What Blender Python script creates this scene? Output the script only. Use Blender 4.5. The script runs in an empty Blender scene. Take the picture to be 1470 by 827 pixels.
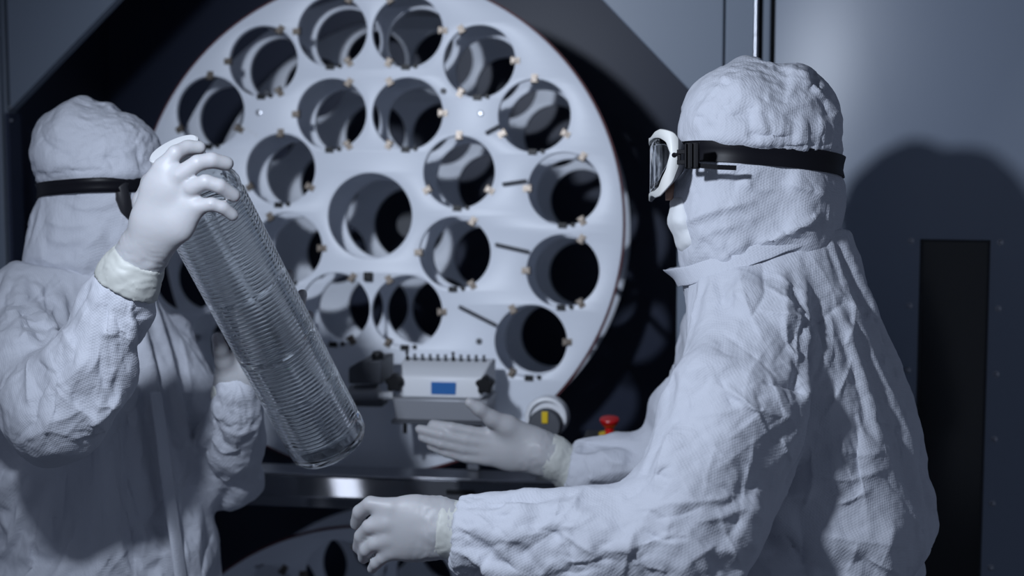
import bpy, bmesh, math, random, time
import numpy as np
from mathutils import Vector, Matrix
KEYD, KEYE, CEILE, WORLDE, EXPO = 1.36, 62, .55, .19, .22
T0 = time.time()
random.seed(7)
RNG = np.random.default_rng(5)
S = bpy.context.scene
COL = S.collection

# ------------------------------------------------------------------ camera frame
IW, IH, FPX = 1470.0, 827.0, 2042.0
YAW, PITCH = math.radians(8.0), math.radians(5.0)
FW = np.array([-math.sin(YAW)*math.cos(PITCH), math.cos(YAW)*math.cos(PITCH), -math.sin(PITCH)])
RT = np.cross(FW, [0, 0, 1.0]); RT /= np.linalg.norm(RT)
UP = np.cross(RT, FW)
def ray(px, py):
    return FW + (px - IW/2)/FPX*RT - (py - IH/2)/FPX*UP
# the wheel's centre sits at the world's x = 0, y = 0.06
CAM = np.array([0, 0.06, 0]) - ray(537, 322)*2.72
CAM[2] = 1.60
def P(px, py, d):
    return CAM + ray(px, py)*d
def PY(px, py, y):                      # the point of a sight line on the plane y = const
    r = ray(px, py); return CAM + r*((y - CAM[1])/r[1])
def M(px, d):                           # pixels to metres at a distance
    return px*d/FPX

# ------------------------------------------------------------------ materials
def srgb(r, g, b):
    f = lambda c: (c/255/12.92) if c/255 <= .04045 else ((c/255+.055)/1.055)**2.4
    return (f(r), f(g), f(b), 1)
def mat(name, col, rough=.5, metal=0., bump=None, spec=.5, **kw):
    m = bpy.data.materials.new(name); m.use_nodes = True
    nt = m.node_tree; b = nt.nodes['Principled BSDF']
    b.inputs['Base Color'].default_value = col if len(col) == 4 else (*col, 1)
    b.inputs['Roughness'].default_value = rough
    b.inputs['Metallic'].default_value = metal
    b.inputs['Specular IOR Level'].default_value = spec
    for k, v in kw.items(): b.inputs[k.replace('_', ' ')].default_value = v
    if bump: bump(nt, b)
    return m
def noise_bump(scale, strength, dist=.002, detail=4, stretch=None, colmix=None):
    def f(nt, b):
        tc = nt.nodes.new('ShaderNodeTexCoord'); mp = nt.nodes.new('ShaderNodeMapping')
        if stretch: mp.inputs['Scale'].default_value = stretch
        n = nt.nodes.new('ShaderNodeTexNoise'); n.inputs['Scale'].default_value = scale; n.inputs['Detail'].default_value = detail
        bp = nt.nodes.new('ShaderNodeBump'); bp.inputs['Strength'].default_value = strength; bp.inputs['Distance'].default_value = dist
        L = nt.links
        L.new(tc.outputs['Object'], mp.inputs['Vector']); L.new(mp.outputs[0], n.inputs['Vector'])
        L.new(n.outputs['Fac'], bp.inputs['Height']); L.new(bp.outputs[0], b.inputs['Normal'])
        if colmix:
            r = nt.nodes.new('ShaderNodeValToRGB')
            r.color_ramp.elements[0].position = .3; r.color_ramp.elements[1].position = .7
            c = b.inputs['Base Color'].default_value
            r.color_ramp.elements[0].color = [x*(1-colmix) for x in c[:3]]+[1]
            r.color_ramp.elements[1].color = [min(1, x*(1+colmix)) for x in c[:3]]+[1]
            L.new(n.outputs['Fac'], r.inputs['Fac']); L.new(r.outputs[0], b.inputs['Base Color'])
    return f
def cloth_bump(nt, b):                  # the embossed dots of non-woven suit fabric, and fine crumples
    L = nt.links
    tc = nt.nodes.new('ShaderNodeTexCoord')
    mp = nt.nodes.new('ShaderNodeMapping'); mp.inputs['Rotation'].default_value = (.6, .5, .75)
    L.new(tc.outputs['Object'], mp.inputs['Vector'])
    v = nt.nodes.new('ShaderNodeTexVoronoi'); v.inputs['Scale'].default_value = 330; v.inputs['Randomness'].default_value = .12
    L.new(mp.outputs[0], v.inputs['Vector'])
    b1 = nt.nodes.new('ShaderNodeBump'); b1.inputs['Strength'].default_value = .5; b1.inputs['Distance'].default_value = .0012
    L.new(v.outputs['Distance'], b1.inputs['Height'])
    w = nt.nodes.new('ShaderNodeTexVoronoi'); w.feature = 'SMOOTH_F1'; w.inputs['Scale'].default_value = 26; w.inputs['Smoothness'].default_value = .25
    n = nt.nodes.new('ShaderNodeTexNoise'); n.inputs['Scale'].default_value = 11; n.inputs['Detail'].default_value = 3
    ad = nt.nodes.new('ShaderNodeVectorMath'); ad.operation = 'MULTIPLY_ADD'; ad.inputs[1].default_value = (.12, .12, .12)
    L.new(tc.outputs['Object'], ad.inputs[2]); L.new(n.outputs['Color'], ad.inputs[0]); L.new(ad.outputs[0], w.inputs['Vector'])
    b2 = nt.nodes.new('ShaderNodeBump'); b2.inputs['Strength'].default_value = .07; b2.inputs['Distance'].default_value = .02
    L.new(w.outputs['Distance'], b2.inputs['Height']); L.new(b1.outputs[0], b2.inputs['Normal'])
    L.new(b2.outputs[0], b.inputs['Normal'])

# ------------------------------------------------------------------ mesh helpers
def link(name, me, m=None, parent=None, smooth=True):
    o = bpy.data.objects.new(name, me); COL.objects.link(o)
    if m is not None and not me.materials: me.materials.append(m)
    if parent is not None: o.parent = parent; o.matrix_parent_inverse = parent.matrix_world.inverted()
    if smooth and me.polygons: me.polygons.foreach_set('use_smooth', [True]*len(me.polygons))
    return o
def mesh(vs, fs):
    me = bpy.data.meshes.new('m'); me.from_pydata([tuple(v) for v in vs], [], [tuple(int(i) for i in f) for f in fs]); me.update()
    return me
def thing(name, label, cat, loc=(0, 0, 0), group=None, kind=None):
    o = bpy.data.objects.new(name, None); COL.objects.link(o); o.location = loc; o.empty_display_size = .05
    o['label'] = label; o['category'] = cat
    if group: o['group'] = group
    if kind: o['kind'] = kind
    bpy.context.view_layer.update()
    return o
def tag(o, label, cat, group=None):
    o['label'] = label; o['category'] = cat
    if group: o['group'] = group
    return o
def finish(o, bevel=0, seg=2, angle=40, subsurf=0):
    if bevel:
        m = o.modifiers.new('b', 'BEVEL'); m.width = bevel; m.segments = seg; m.limit_method = 'ANGLE'; m.angle_limit = math.radians(30)
    if subsurf:
        m = o.modifiers.new('s', 'SUBSURF'); m.levels = subsurf; m.render_levels = subsurf
    me = o.data
    try: me.set_sharp_from_angle(angle=math.radians(angle))
    except Exception: pass
    return o
class MB:
    """collects shapes for one mesh"""
    def __init__(s): s.v, s.f = [], []
    def add(s, vs, fs):
        k = len(s.v); s.v += [tuple(v) for v in vs]; s.f += [tuple(i+k for i in f) for f in fs]; return s
    def box(s, lo, hi):
        (a, b, c), (d, e, f) = lo, hi
        v = [(a,b,c),(d,b,c),(d,e,c),(a,e,c),(a,b,f),(d,b,f),(d,e,f),(a,e,f)]
        return s.add(v, [(3,2,1,0),(4,5,6,7),(0,1,5,4),(1,2,6,5),(2,3,7,6),(3,0,4,7)])
    def obox(s, c, ax, ay, az, hx, hy, hz):
        c, ax, ay, az = map(np.asarray, (c, ax, ay, az))
        v = [c + sx*hx*ax + sy*hy*ay + sz*hz*az for sz in (-1, 1) for sx, sy in ((-1,-1),(1,-1),(1,1),(-1,1))]
        return s.add(v, [(3,2,1,0),(4,5,6,7),(0,1,5,4),(1,2,6,5),(2,3,7,6),(3,0,4,7)])
    def lathe(s, prof, o, ax, n=32, cap=True):
        """profile [(r, t)] turned about the axis through o"""
        ax = np.asarray(ax, float); ax = ax/np.linalg.norm(ax)
        h = np.array([0, 0, 1.]) if abs(ax[2]) < .9 else np.array([1., 0, 0])
        u = np.cross(ax, h); u /= np.linalg.norm(u); w = np.cross(ax, u)
        o = np.asarray(o, float); vs = []; fs = []
        for r, t in prof:
            for k in range(n):
                a = 2*math.pi*k/n; vs.append(o + ax*t + r*(math.cos(a)*u + math.sin(a)*w))
        for i in range(len(prof)-1):
            for k in range(n):
                k2 = (k+1) % n; fs.append((i*n+k, (i+1)*n+k, (i+1)*n+k2, i*n+k2))
        if cap:
            fs.append(tuple(range(n))); fs.append(tuple(reversed(range((len(prof)-1)*n, len(prof)*n))))
        return s.add(vs, fs)
    def cyl(s, a, b, r, n=24, r2=None):
        a, b = np.asarray(a, float), np.asarray(b, float); L = np.linalg.norm(b-a)
        return s.lathe([(r, 0), (r if r2 is None else r2, L)], a, b-a, n)
    def tube(s, pts, r, n=10):
        pts = [np.asarray(p, float) for p in pts]; vs = []; fs = []; up = np.array([0, 0, 1.])
        for i, p in enumerate(pts):
            t = pts[min(i+1, len(pts)-1)] - pts[max(i-1, 0)]; t /= np.linalg.norm(t)
            u = np.cross(t, up if abs(t[2]) < .95 else np.array([1., 0, 0])); u /= np.linalg.norm(u); w = np.cross(t, u)
            for k in range(n): a = 2*math.pi*k/n; vs.append(p + r*(math.cos(a)*u + math.sin(a)*w))
        for i in range(len(pts)-1):
            for k in range(n): fs.append((i*n+k, i*n+(k+1) % n, (i+1)*n+(k+1) % n, (i+1)*n+k))
        fs.append(tuple(reversed(range(n)))); fs.append(tuple(range((len(pts)-1)*n, len(pts)*n)))
        return s.add(vs, fs)
    def prism(s, poly, y0, y1, to=lambda x, y, z: (x, y, z)):
        """a polygon [(x, z)] between two values of y"""
        n = len(poly); vs = [to(x, y0, z) for x, z in poly] + [to(x, y1, z) for x, z in poly]
        fs = [tuple(range(n)), tuple(reversed(range(n, 2*n)))] + [(i, i+n, (i+1) % n+n, (i+1) % n) for i in range(n)]
        return s.add(vs, fs)
    def build(s, name, m, parent=None, smooth=True, bevel=0, angle=40):
        me = mesh(s.v, s.f)
        bm = bmesh.new(); bm.from_mesh(me); bmesh.ops.recalc_face_normals(bm, faces=bm.faces); bm.to_mesh(me); bm.free()
        o = link(name, me, m, parent, smooth); finish(o, bevel, angle=angle); return o

# ------------------------------------------------------------------ signed distance bodies
def smin(a, b, k):
    h = np.clip(.5 + .5*(b-a)/k, 0, 1)
    return b + (a-b)*h - k*h*(1-h)
def seg_sdf(X, a, b, ra, rb, e2=None, ea=1., eb=1.):
    """tapered capsule; across e2 (a unit vector) it is ea..eb times as thick"""
    d = b-a; L2 = float(d@d); q = X-a
    t = np.clip((q@d)/L2, 0, 1)
    o = q - t[..., None]*d
    r = ra + (rb-ra)*t
    if e2 is not None:
        s = ea + (eb-ea)*t
        c = o@e2
        o = o + ((c/s - c)[..., None])*e2
        return (np.sqrt((o*o).sum(-1)) - r)*np.minimum(1, np.sqrt(s))
    return np.sqrt((o*o).sum(-1)) - r
class Body:
    """limbs = lists of (point, radius, thickness ratio along the view depth) blended together"""
    def __init__(s, k=.03): s.limbs = []; s.k = k; s.extra = []
    def limb(s, st, k=None, group=0, e2=None):
        s.limbs.append(([(np.asarray(p, float), r, q) for p, r, q in st], k or s.k, group, FW if e2 is None else np.asarray(e2, float))); return s
    def bounds(s, pad):
        lo = np.full(3, 1e9); hi = -lo
        for st, *_ in s.limbs:
            for p, r, q in st:
                R = r*max(1, q); lo = np.minimum(lo, p-R); hi = np.maximum(hi, p+R)
        return lo-pad, hi+pad
    def __call__(s, X):
        D = None
        for st, k, g, e2 in s.limbs:
            d = None
            for (a, ra, qa), (b, rb, qb) in zip(st, st[1:]):
                x = seg_sdf(X, a, b, ra, rb, e2, qa, qb)
                d = x if d is None else smin(d, x, k)
            D = d if D is None else smin(D, d, k)
        for f in s.extra: D = f(X, D)
        return D
def nets(fn, lo, hi, h, iso=0., proj=2):
    """surface nets of fn = iso"""
    n = np.ceil((hi-lo)/h).astype(int)+1
    ax = [lo[i] + h*np.arange(n[i]) for i in range(3)]
    V = np.empty(n, np.float32)
    for i in range(0, n[0], 16):
        G = np.stack(np.meshgrid(ax[0][i:i+16], ax[1], ax[2], indexing='ij'), -1)
        V[i:i+16] = fn(G) - iso
    s = V < 0
    c = n-1
    cnt = np.zeros(c, np.int8); acc = np.zeros((*c, 3), np.float32); nc = np.zeros(c, np.float32)
    sl = lambda o: tuple(slice(o[i], o[i]+c[i]) for i in range(3))
    cor = [(i, j, k) for i in (0, 1) for j in (0, 1) for k in (0, 1)]
    for o in cor: cnt += s[sl(o)]
    for a in range(3):
        for o in cor:
            if o[a]: continue
            o2 = list(o); o2[a] = 1
            v0, v1 = V[sl(o)], V[sl(tuple(o2))]
            m = (v0 < 0) != (v1 < 0)
            t = np.where(m, v0/np.where(m, v0-v1, 1), 0)
            for b in range(3):
                acc[..., b] += m*((t if b == a else o[b]))
            nc += m
    act = (cnt > 0) & (cnt < 8)
    idx = -np.ones(c, np.int64); idx[act] = np.arange(act.sum())
    ijk = np.argwhere(act)
    vs = lo + h*(ijk + acc[act]/nc[act][:, None])
    Q = []
    for a in range(3):
        b, e = (a+1) % 3, (a+2) % 3
        s0 = [slice(None)]*3; s1 = [slice(None)]*3
        s0[a] = slice(0, -1); s1[a] = slice(1, None)
        A, B = s[tuple(s0)], s[tuple(s1)]
        E = np.argwhere(A != B)
        E = E[(E[:, b] > 0) & (E[:, e] > 0) & (E[:, b] < c[b]) & (E[:, e] < c[e])]
        flip = A[tuple(E.T)]
        def at(db, de):
            F = E.copy(); F[:, b] += db; F[:, e] += de; return idx[tuple(F.T)]
        q = np.stack([at(-1, -1), at(0, -1), at(0, 0), at(-1, 0)], 1)
        q[~flip] = q[~flip][:, ::-1]
        Q.append(q)
    Q = np.concatenate(Q); Q = Q[(Q >= 0).all(1)]
    for _ in range(proj):
        e = 1e-3; d = fn(vs)-iso
        g = np.stack([(fn(vs+e*np.eye(3)[i])-iso-d)/e for i in range(3)], 1)
        g2 = (g*g).sum(1)[:, None]
        vs = vs - np.clip(d[:, None]*g/np.maximum(g2, .2), -h, h)*.8
    return vs, Q
def np_mesh(vs, Q):
    me = bpy.data.meshes.new('m')
    me.vertices.add(len(vs)); me.vertices.foreach_set('co', np.asarray(vs, np.float32).ravel())
    k = Q.shape[1]
    me.loops.add(len(Q)*k); me.loops.foreach_set('vertex_index', Q.astype(np.int32).ravel())
    me.polygons.add(len(Q)); me.polygons.foreach_set('loop_start', np.arange(0, len(Q)*k, k, dtype=np.int32))
    me.update(calc_edges=True); me.validate()
    return me
def coords(me):
    a = np.empty(len(me.vertices)*3, np.float32); me.vertices.foreach_get('co', a); return a.reshape(-1, 3)

def drape(vs, Q, core_vs, core_Q, pin, frames=24, grow=1.07, quality=5, bend=.4, mass=.25, tension=18, grav=1.0, shrinkmap=None):
    """lets a slightly too large garment settle over its wearer; returns the settled points"""
    me = np_mesh(vs, Q); o = bpy.data.objects.new('garment', me); COL.objects.link(o)
    cm = np_mesh(core_vs, core_Q); co = bpy.data.objects.new('wearer', cm); COL.objects.link(co)
    cmod = co.modifiers.new('c', 'COLLISION'); co.collision.thickness_outer = .004; co.collision.cloth_friction = 12; co.collision.damping = .3
    g = o.vertex_groups.new(name='pin')
    for lev in np.unique(np.round(pin, 2)):
        if lev > 0: g.add([int(i) for i in np.nonzero(np.round(pin, 2) == lev)[0]], float(lev), 'REPLACE')
    o.shape_key_add(name='Basis'); k = o.shape_key_add(name='rest')
    c = vs.mean(0); G = np.asarray(grow)
    rest = c + (vs-c)*G
    k.data.foreach_set('co', rest.astype(np.float32).ravel()); k.value = 0
    m = o.modifiers.new('cl', 'CLOTH'); s = m.settings
    s.quality = quality; s.mass = mass; s.tension_stiffness = tension; s.compression_stiffness = tension; s.shear_stiffness = tension*.4
    s.bending_stiffness = bend; s.tension_damping = 5; s.compression_damping = 5; s.shear_damping = 5; s.bending_damping = .5
    s.air_damping = 2; s.rest_shape_key = k
    s.vertex_group_mass = 'pin'; s.pin_stiffness = 1
    s.effector_weights.gravity = grav
    m.collision_settings.distance_min = .004; m.collision_settings.collision_quality = 2; m.collision_settings.use_self_collision = False
    m.collision_settings.friction = 8
    m.point_cache.frame_start = 1; m.point_cache.frame_end = frames
    S.frame_start = 1; S.frame_end = frames
    for f in range(1, frames+1): S.frame_set(f)
    ev = o.evaluated_get(bpy.context.evaluated_depsgraph_get())
    out = coords(ev.data).astype(float).copy()
    bpy.data.objects.remove(o); bpy.data.objects.remove(co)
    S.frame_set(1)
    return out
def waves(seed, lam, n=14, stretch=(1, 1, 1), spread=.35):
    """a smooth random field of wavelength lam"""
    r = np.random.default_rng(seed)
    d = r.normal(size=(n, 3)); d /= np.linalg.norm(d, axis=1)[:, None]
    k = d*(2*np.pi/(lam*np.exp(r.normal(size=(n, 1))*spread)))*np.asarray(stretch)
    ph = r.uniform(0, 2*np.pi, n)
    return lambda X: np.cos(X@k.T + ph).sum(-1)*math.sqrt(2/n)
def crumple(X, lam, seed=0, stretch=(1, 1, 1)):
    """folded-sheet relief, about -1..1, with creases where two smooth fields meet"""
    a, b, c, d = (waves(seed*10+i, lam, stretch=stretch)(X) for i in range(4))
    return (np.maximum(a, b) - .55) + (np.minimum(c, d) + .55)
def normals(vs, Q):
    n = np.zeros_like(vs)
    f = np.cross(vs[Q[:, 2]]-vs[Q[:, 0]], vs[Q[:, 3]]-vs[Q[:, 1]])
    for i in range(4): np.add.at(n, Q[:, i], f)
    return n/np.maximum(np.linalg.norm(n, axis=1)[:, None], 1e-12)
def quad_split(vs, Q, smooth=True):
    """one Catmull-Clark style refinement of a closed quad mesh"""
    n = len(vs); m = len(Q)
    E = np.sort(np.concatenate([Q[:, [i, (i+1) % 4]] for i in range(4)]), 1)
    U, inv = np.unique(E, axis=0, return_inverse=True); inv = inv.reshape(4, m)
    fp = vs[Q].mean(1); em = vs[U].mean(1)
    cnt = np.bincount(inv.ravel(), minlength=len(U)).astype(float)
    fs = np.zeros((len(U), 3))
    for i in range(4): np.add.at(fs, inv[i], fp)
    ep = np.where((cnt == 2)[:, None], (em + fs/np.maximum(cnt, 1)[:, None])/2, em)
    val = np.bincount(U.ravel(), minlength=n).astype(float); es = np.zeros((n, 3)); np.add.at(es, U[:, 0], em); np.add.at(es, U[:, 1], em)
    fv = np.zeros((n, 3)); fc = np.zeros(n)
    for i in range(4): np.add.at(fv, Q[:, i], fp); np.add.at(fc, Q[:, i], 1)
    bnd = np.zeros(n, bool); bnd[U[cnt < 2].ravel()] = True
    v = np.maximum(val, 1)[:, None]
    nv = (fv/np.maximum(fc, 1)[:, None] + 2*es/v + (v-3)*vs)/v
    nv[bnd] = vs[bnd]; nv[val < 3] = vs[val < 3]
    V = np.concatenate([nv, ep, fp])
    NQ = np.concatenate([np.stack([Q[:, i], n+inv[i], n+len(U)+np.arange(m), n+inv[i-1]], 1) for i in range(4)])
    return V, NQ
def edges_of(Q):
    return np.unique(np.sort(np.concatenate([Q[:, [i, (i+1) % 4]] for i in range(4)]), 1), axis=0)
def soften(vs, Q, it=10, lam=.6):
    E = edges_of(Q); n = len(vs); c = np.bincount(E.ravel(), minlength=n)[:, None]
    v = vs.copy()
    for _ in range(it):
        s = np.zeros_like(v)
        for k in range(3): s[:, k] = np.bincount(E[:, 0], v[E[:, 1], k], n) + np.bincount(E[:, 1], v[E[:, 0], k], n)
        v += lam*(s/np.maximum(c, 1) - v)
    return v

# ================================================================== materials
M_panel = mat('grey_painted_steel', srgb(122, 132, 146), .42, bump=noise_bump(60, .03, .001))
M_door = mat('grey_door_steel', srgb(122, 132, 148), .36, .0, bump=noise_bump(40, .05, .001, stretch=(30, 30, .4)))
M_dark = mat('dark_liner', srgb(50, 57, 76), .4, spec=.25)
M_seam = mat('seam_black', (.012, .013, .016), .6)
M_disc = mat('white_plastic_plate', srgb(232, 237, 246), .42, bump=noise_bump(25, .04, .001, stretch=(20, 20, .5)))
M_rimred = mat('red_brown_edge', srgb(96, 48, 52), .5)
M_steel = mat('brushed_steel', srgb(170, 172, 178), .3, 1., bump=noise_bump(30, .06, .001, stretch=(1, 40, 40)))
M_railsteel = mat('rail_steel', srgb(128, 130, 136), .05, .72)
M_pump = mat('satin_steel', srgb(150, 152, 158), .42, .35, bump=noise_bump(30, .04, .001, stretch=(1, 40, 40)))
M_clip = mat('clip_metal', srgb(118, 110, 102), .4, 1.)
M_black = mat('black_plastic', (.006, .0065, .008), .45, spec=.3)
M_grey = mat('dark_grey_plastic', srgb(70, 73, 80), .5)
M_white = mat('white_housing', srgb(222, 224, 228), .4)
M_lcd = mat('blue_display', srgb(38, 82, 138), .3)
M_lcd.node_tree.nodes['Principled BSDF'].inputs['Emission Color'].default_value = srgb(40, 95, 160)
M_lcd.node_tree.nodes['Principled BSDF'].inputs['Emission Strength'].default_value = .25
M_red = mat('red_plastic', srgb(190, 20, 24), .35)
M_yellow = mat('yellow_label', srgb(225, 190, 30), .5)
M_pane = mat('dark_window_glass', (.010, .0105, .0105), .16)
M_floor = mat('floor_vinyl', srgb(120, 126, 136), .4, bump=noise_bump(20, .05, .001), spec=.4)
M_wall = mat('clean_room_wall', srgb(150, 156, 164), .5, bump=noise_bump(30, .03, .001))

def circle(c, r, n=64):
    return [(c[0]+r*math.cos(2*math.pi*i/n), c[1]+r*math.sin(2*math.pi*i/n)) for i in range(n)]
def plate(name, loops, thick, frame, m, parent, bevel=0.):
    """a flat sheet with holes; frame = (origin, x axis, y axis, normal), its front face lies in the frame's plane"""
    cu = bpy.data.curves.new('c', 'CURVE'); cu.dimensions = '2D'; cu.fill_mode = 'BOTH'; cu.extrude = thick/2
    cu.bevel_depth = bevel; cu.bevel_resolution = 1; cu.offset = -bevel
    for L in loops:
        sp = cu.splines.new('POLY'); sp.points.add(len(L)-1); sp.use_cyclic_u = True
        for p, q in zip(sp.points, L): p.co = (q[0], q[1], 0, 1)
    ob = bpy.data.objects.new('c', cu); COL.objects.link(ob); bpy.context.view_layer.update()
    me = bpy.data.meshes.new_from_object(ob.evaluated_get(bpy.context.evaluated_depsgraph_get()))
    bpy.data.objects.remove(ob); bpy.data.curves.remove(cu)
    O, ex, ey, n = map(np.asarray, frame)
    v = coords(me).astype(float)
    v = O + v[:, :1]*ex + v[:, 1:2]*ey - (v[:, 2:]+thick/2)*n
    me.vertices.foreach_set('co', v.astype(np.float32).ravel()); me.update()
    bm = bmesh.new(); bm.from_mesh(me); bmesh.ops.remove_doubles(bm, verts=bm.verts, dist=1e-5); bmesh.ops.recalc_face_normals(bm, faces=bm.faces); bm.to_mesh(me); bm.free()
    me.materials.clear(); me.materials.append(m)
    o = link(name, me, m, parent); finish(o, angle=35); return o

# ================================================================== the incubator cabinet
YF = 0.0
zfl = 0.0
cab = thing('incubator_cabinet', 'grey steel incubator cabinet with an eight sided dark opening around the hole wheel', 'cabinet', (0.1, 0.4, 0))
def fpoly(name, px, m, t=.03, y=YF, bevel=.003):
    pts = [PY(a, b, y) for a, b in px]
    b = MB(); b.prism([(p[0], p[2]) for p in pts], y, y+t)
    return b.build(name, m, cab, smooth=False, bevel=bevel)
xl = PY(12, 400, YF)[0]; xr = PY(1000, 300, YF)[0]; ztop = 2.45
def rect(name, x0, x1, z0, z1, m=None, y0=YF, y1=YF+.03, bevel=.003, parent=cab):
    return MB().box((x0, y0, z0), (x1, y1, z1)).build(name, m or M_panel, parent, smooth=False, bevel=bevel)
def X(px): return PY(px, 400, YF)[0]
def Z(px, py): return PY(px, py, YF)[2]
rect('side_panel', X(-420), X(9), 0, ztop)
rect('front_stile', X(-1), X(13.5), 0, ztop, y0=YF+.012, y1=YF+.05)
zt = Z(160, -14)+.12
a = PY(166, 0, YF); b_ = PY(14, 158, YF); k = (a[2]-b_[2])/(a[0]-b_[0])
MB().prism([(b_[0], b_[2]), (b_[0], ztop), (a[0]+(ztop-a[2])/k, ztop)], YF, YF+.03).build('corner_gusset', M_panel, cab, smooth=False, bevel=.002)
c_ = PY(865, 0, YF); e_ = PY(1000, 140, YF); k2 = (c_[2]-e_[2])/(c_[0]-e_[0])
xj = X(1034)
MB().prism([(c_[0]+(ztop-c_[2])/k2, ztop), (xj, ztop), (xj, 0), (PY(972, 400, YF)[0], 0), (PY(972, 400, YF)[0], Z(972, 330)), (e_[0]-.002, Z(1000, 300)), (e_[0], e_[2])], YF, YF+.03).build('corner_gusset', M_panel, cab, smooth=False, bevel=.002)
rect('hinge_stile', X(1036.5), X(1079), 0, ztop)
rect('seam_strip', X(1030), X(1110), 0, ztop, M_seam, YF+.031, YF+.06, 0)
rect('hinge_stile', X(1090), X(1101), 0, ztop, y0=YF+.008, y1=YF+.03)
hg = MB(); hp = PY(1084.5, 70, YF); hg.cyl(hp+[0, -.006, -.02], hp+[0, -.006, .022], .0045, 16); hg.cyl(hp+[0, -.004, -.5], hp+[0, -.004, -.021], .0040, 16); hg.cyl(hp+[0, -.004, .023], hp+[0, -.004, .5], .004, 16)
hg.build('hinge_pin', M_steel, cab)
# the dark chamber behind the opening
YB = .62
x0, x1 = X(13.5)-.06, X(1000)+.10
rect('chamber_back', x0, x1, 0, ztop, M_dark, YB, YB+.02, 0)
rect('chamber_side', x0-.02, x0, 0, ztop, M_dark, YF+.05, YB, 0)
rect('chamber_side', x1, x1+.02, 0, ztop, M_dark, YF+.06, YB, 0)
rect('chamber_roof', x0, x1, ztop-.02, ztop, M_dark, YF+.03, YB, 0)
bo = MB(); p = PY(15.5, 157, YF); bo.lathe([(.003, 0), (.0026, .003)], p+[0, 0, .004], (0, -1, 0), 12); bo.build('panel_screw', M_steel, cab)
bo = MB(); p = PY(17, 173, YF); bo.lathe([(.0028, 0), (.0024, .003)], p+[.0, .0, .0], (0, -1, 0), 12); bo.build('panel_screw', M_steel, cab)
rect('edge_flange', X(13.5), X(19), 0, Z(14, 162), M_dark, YF+.002, YF+.05, 0)

# ================================================================== the hole wheels
WY = .06
W0 = PY(537, 322, WY)
TL = PITCH
WN = np.array([0, -math.cos(TL), math.sin(TL)])      # faces the room, leaning back a little
WX = np.array([1., 0, 0]); WZ = np.cross(WX, WN); WZ = WZ*np.sign(WZ[2])
def onw(px, py):
    r = ray(px, py); t = ((W0-CAM)@WN)/(r@WN); q = CAM+r*t-W0
    return np.array([q@WX, q@WZ])
mpp = np.linalg.norm(onw(547, 322)-onw(537, 322))/10
RIM = 349*mpp
holes = [(302, 160, 90), (378, 88, 60), (477, 45, 60), (585, 45, 0), (688, 88, 0), (767, 166, 90), (810, 271, 60), (808, 389, 60), (762, 490, 0),
         (403, 243, 90), (476, 164, 60), (585, 163, 0), (659, 247, 90), (653, 363, 60), (584, 447, 0), (481, 443, 60), (413, 356, 0)]
rc = onw(534, 320); ro = 281*mpp
H = [(onw(a, b), c) for a, b, c in holes]
for an in (-83, -106, -129): H.append((rc+ro*np.array([math.sin(math.radians(an)), math.cos(math.radians(an))]), 60))
HR = 50.5*mpp
HUB = onw(531, 310); HUBR = 60.5*mpp
def wp(q, t=0.):                        # a point of the wheel plane, t metres towards the room
    return W0 + q[0]*WX + q[1]*WZ + t*WN
def clip_mesh():
    b = MB()
    b.box((-.006, -.009, 0), (.006, .004, .004)); b.box((-.0045, -.0085, .004), (.0045, -.003, .012)); b.box((-.0045, -.012, .009), (.0045, -.003, .0115))
    b.cyl((-.007, -.0105, .006), (.007, -.0105, .006), .0034, 10); b.cyl((0, 0, .003), (0, 0, .0075), .0028, 8)
    me = mesh(b.v, b.f); bm = bmesh.new(); bm.from_mesh(me); bmesh.ops.recalc_face_normals(bm, faces=bm.faces); bm.to_mesh(me); bm.free()
    me.materials.append(M_clip); return me
CLIP = clip_mesh()
tb = MB(); tb.box((-.008, -.003, 0), (.008, .007, .006)); tb.cyl((.019, .004, 0), (.019, .004, .006), .0042, 10)
TAB = mesh(tb.v, tb.f); TAB.materials.append(M_black)
def place(name, me, q, ang, parent, t=0.):
    o = bpy.data.objects.new(name, me); COL.objects.link(o)
    y = np.array([math.cos(ang), math.sin(ang)]); Yw = y[0]*WX + y[1]*WZ; Xw = np.cross(Yw, WN)
    p = wp(q, t)
    o.matrix_world = Matrix(((Xw[0], Yw[0], WN[0], p[0]), (Xw[1], Yw[1], WN[1], p[1]), (Xw[2], Yw[2], WN[2], p[2]), (0, 0, 0, 1)))
    mw = o.matrix_world.copy(); o.parent = parent; o.matrix_parent_inverse = parent.matrix_world.inverted(); o.matrix_world = mw
    return o
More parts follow.
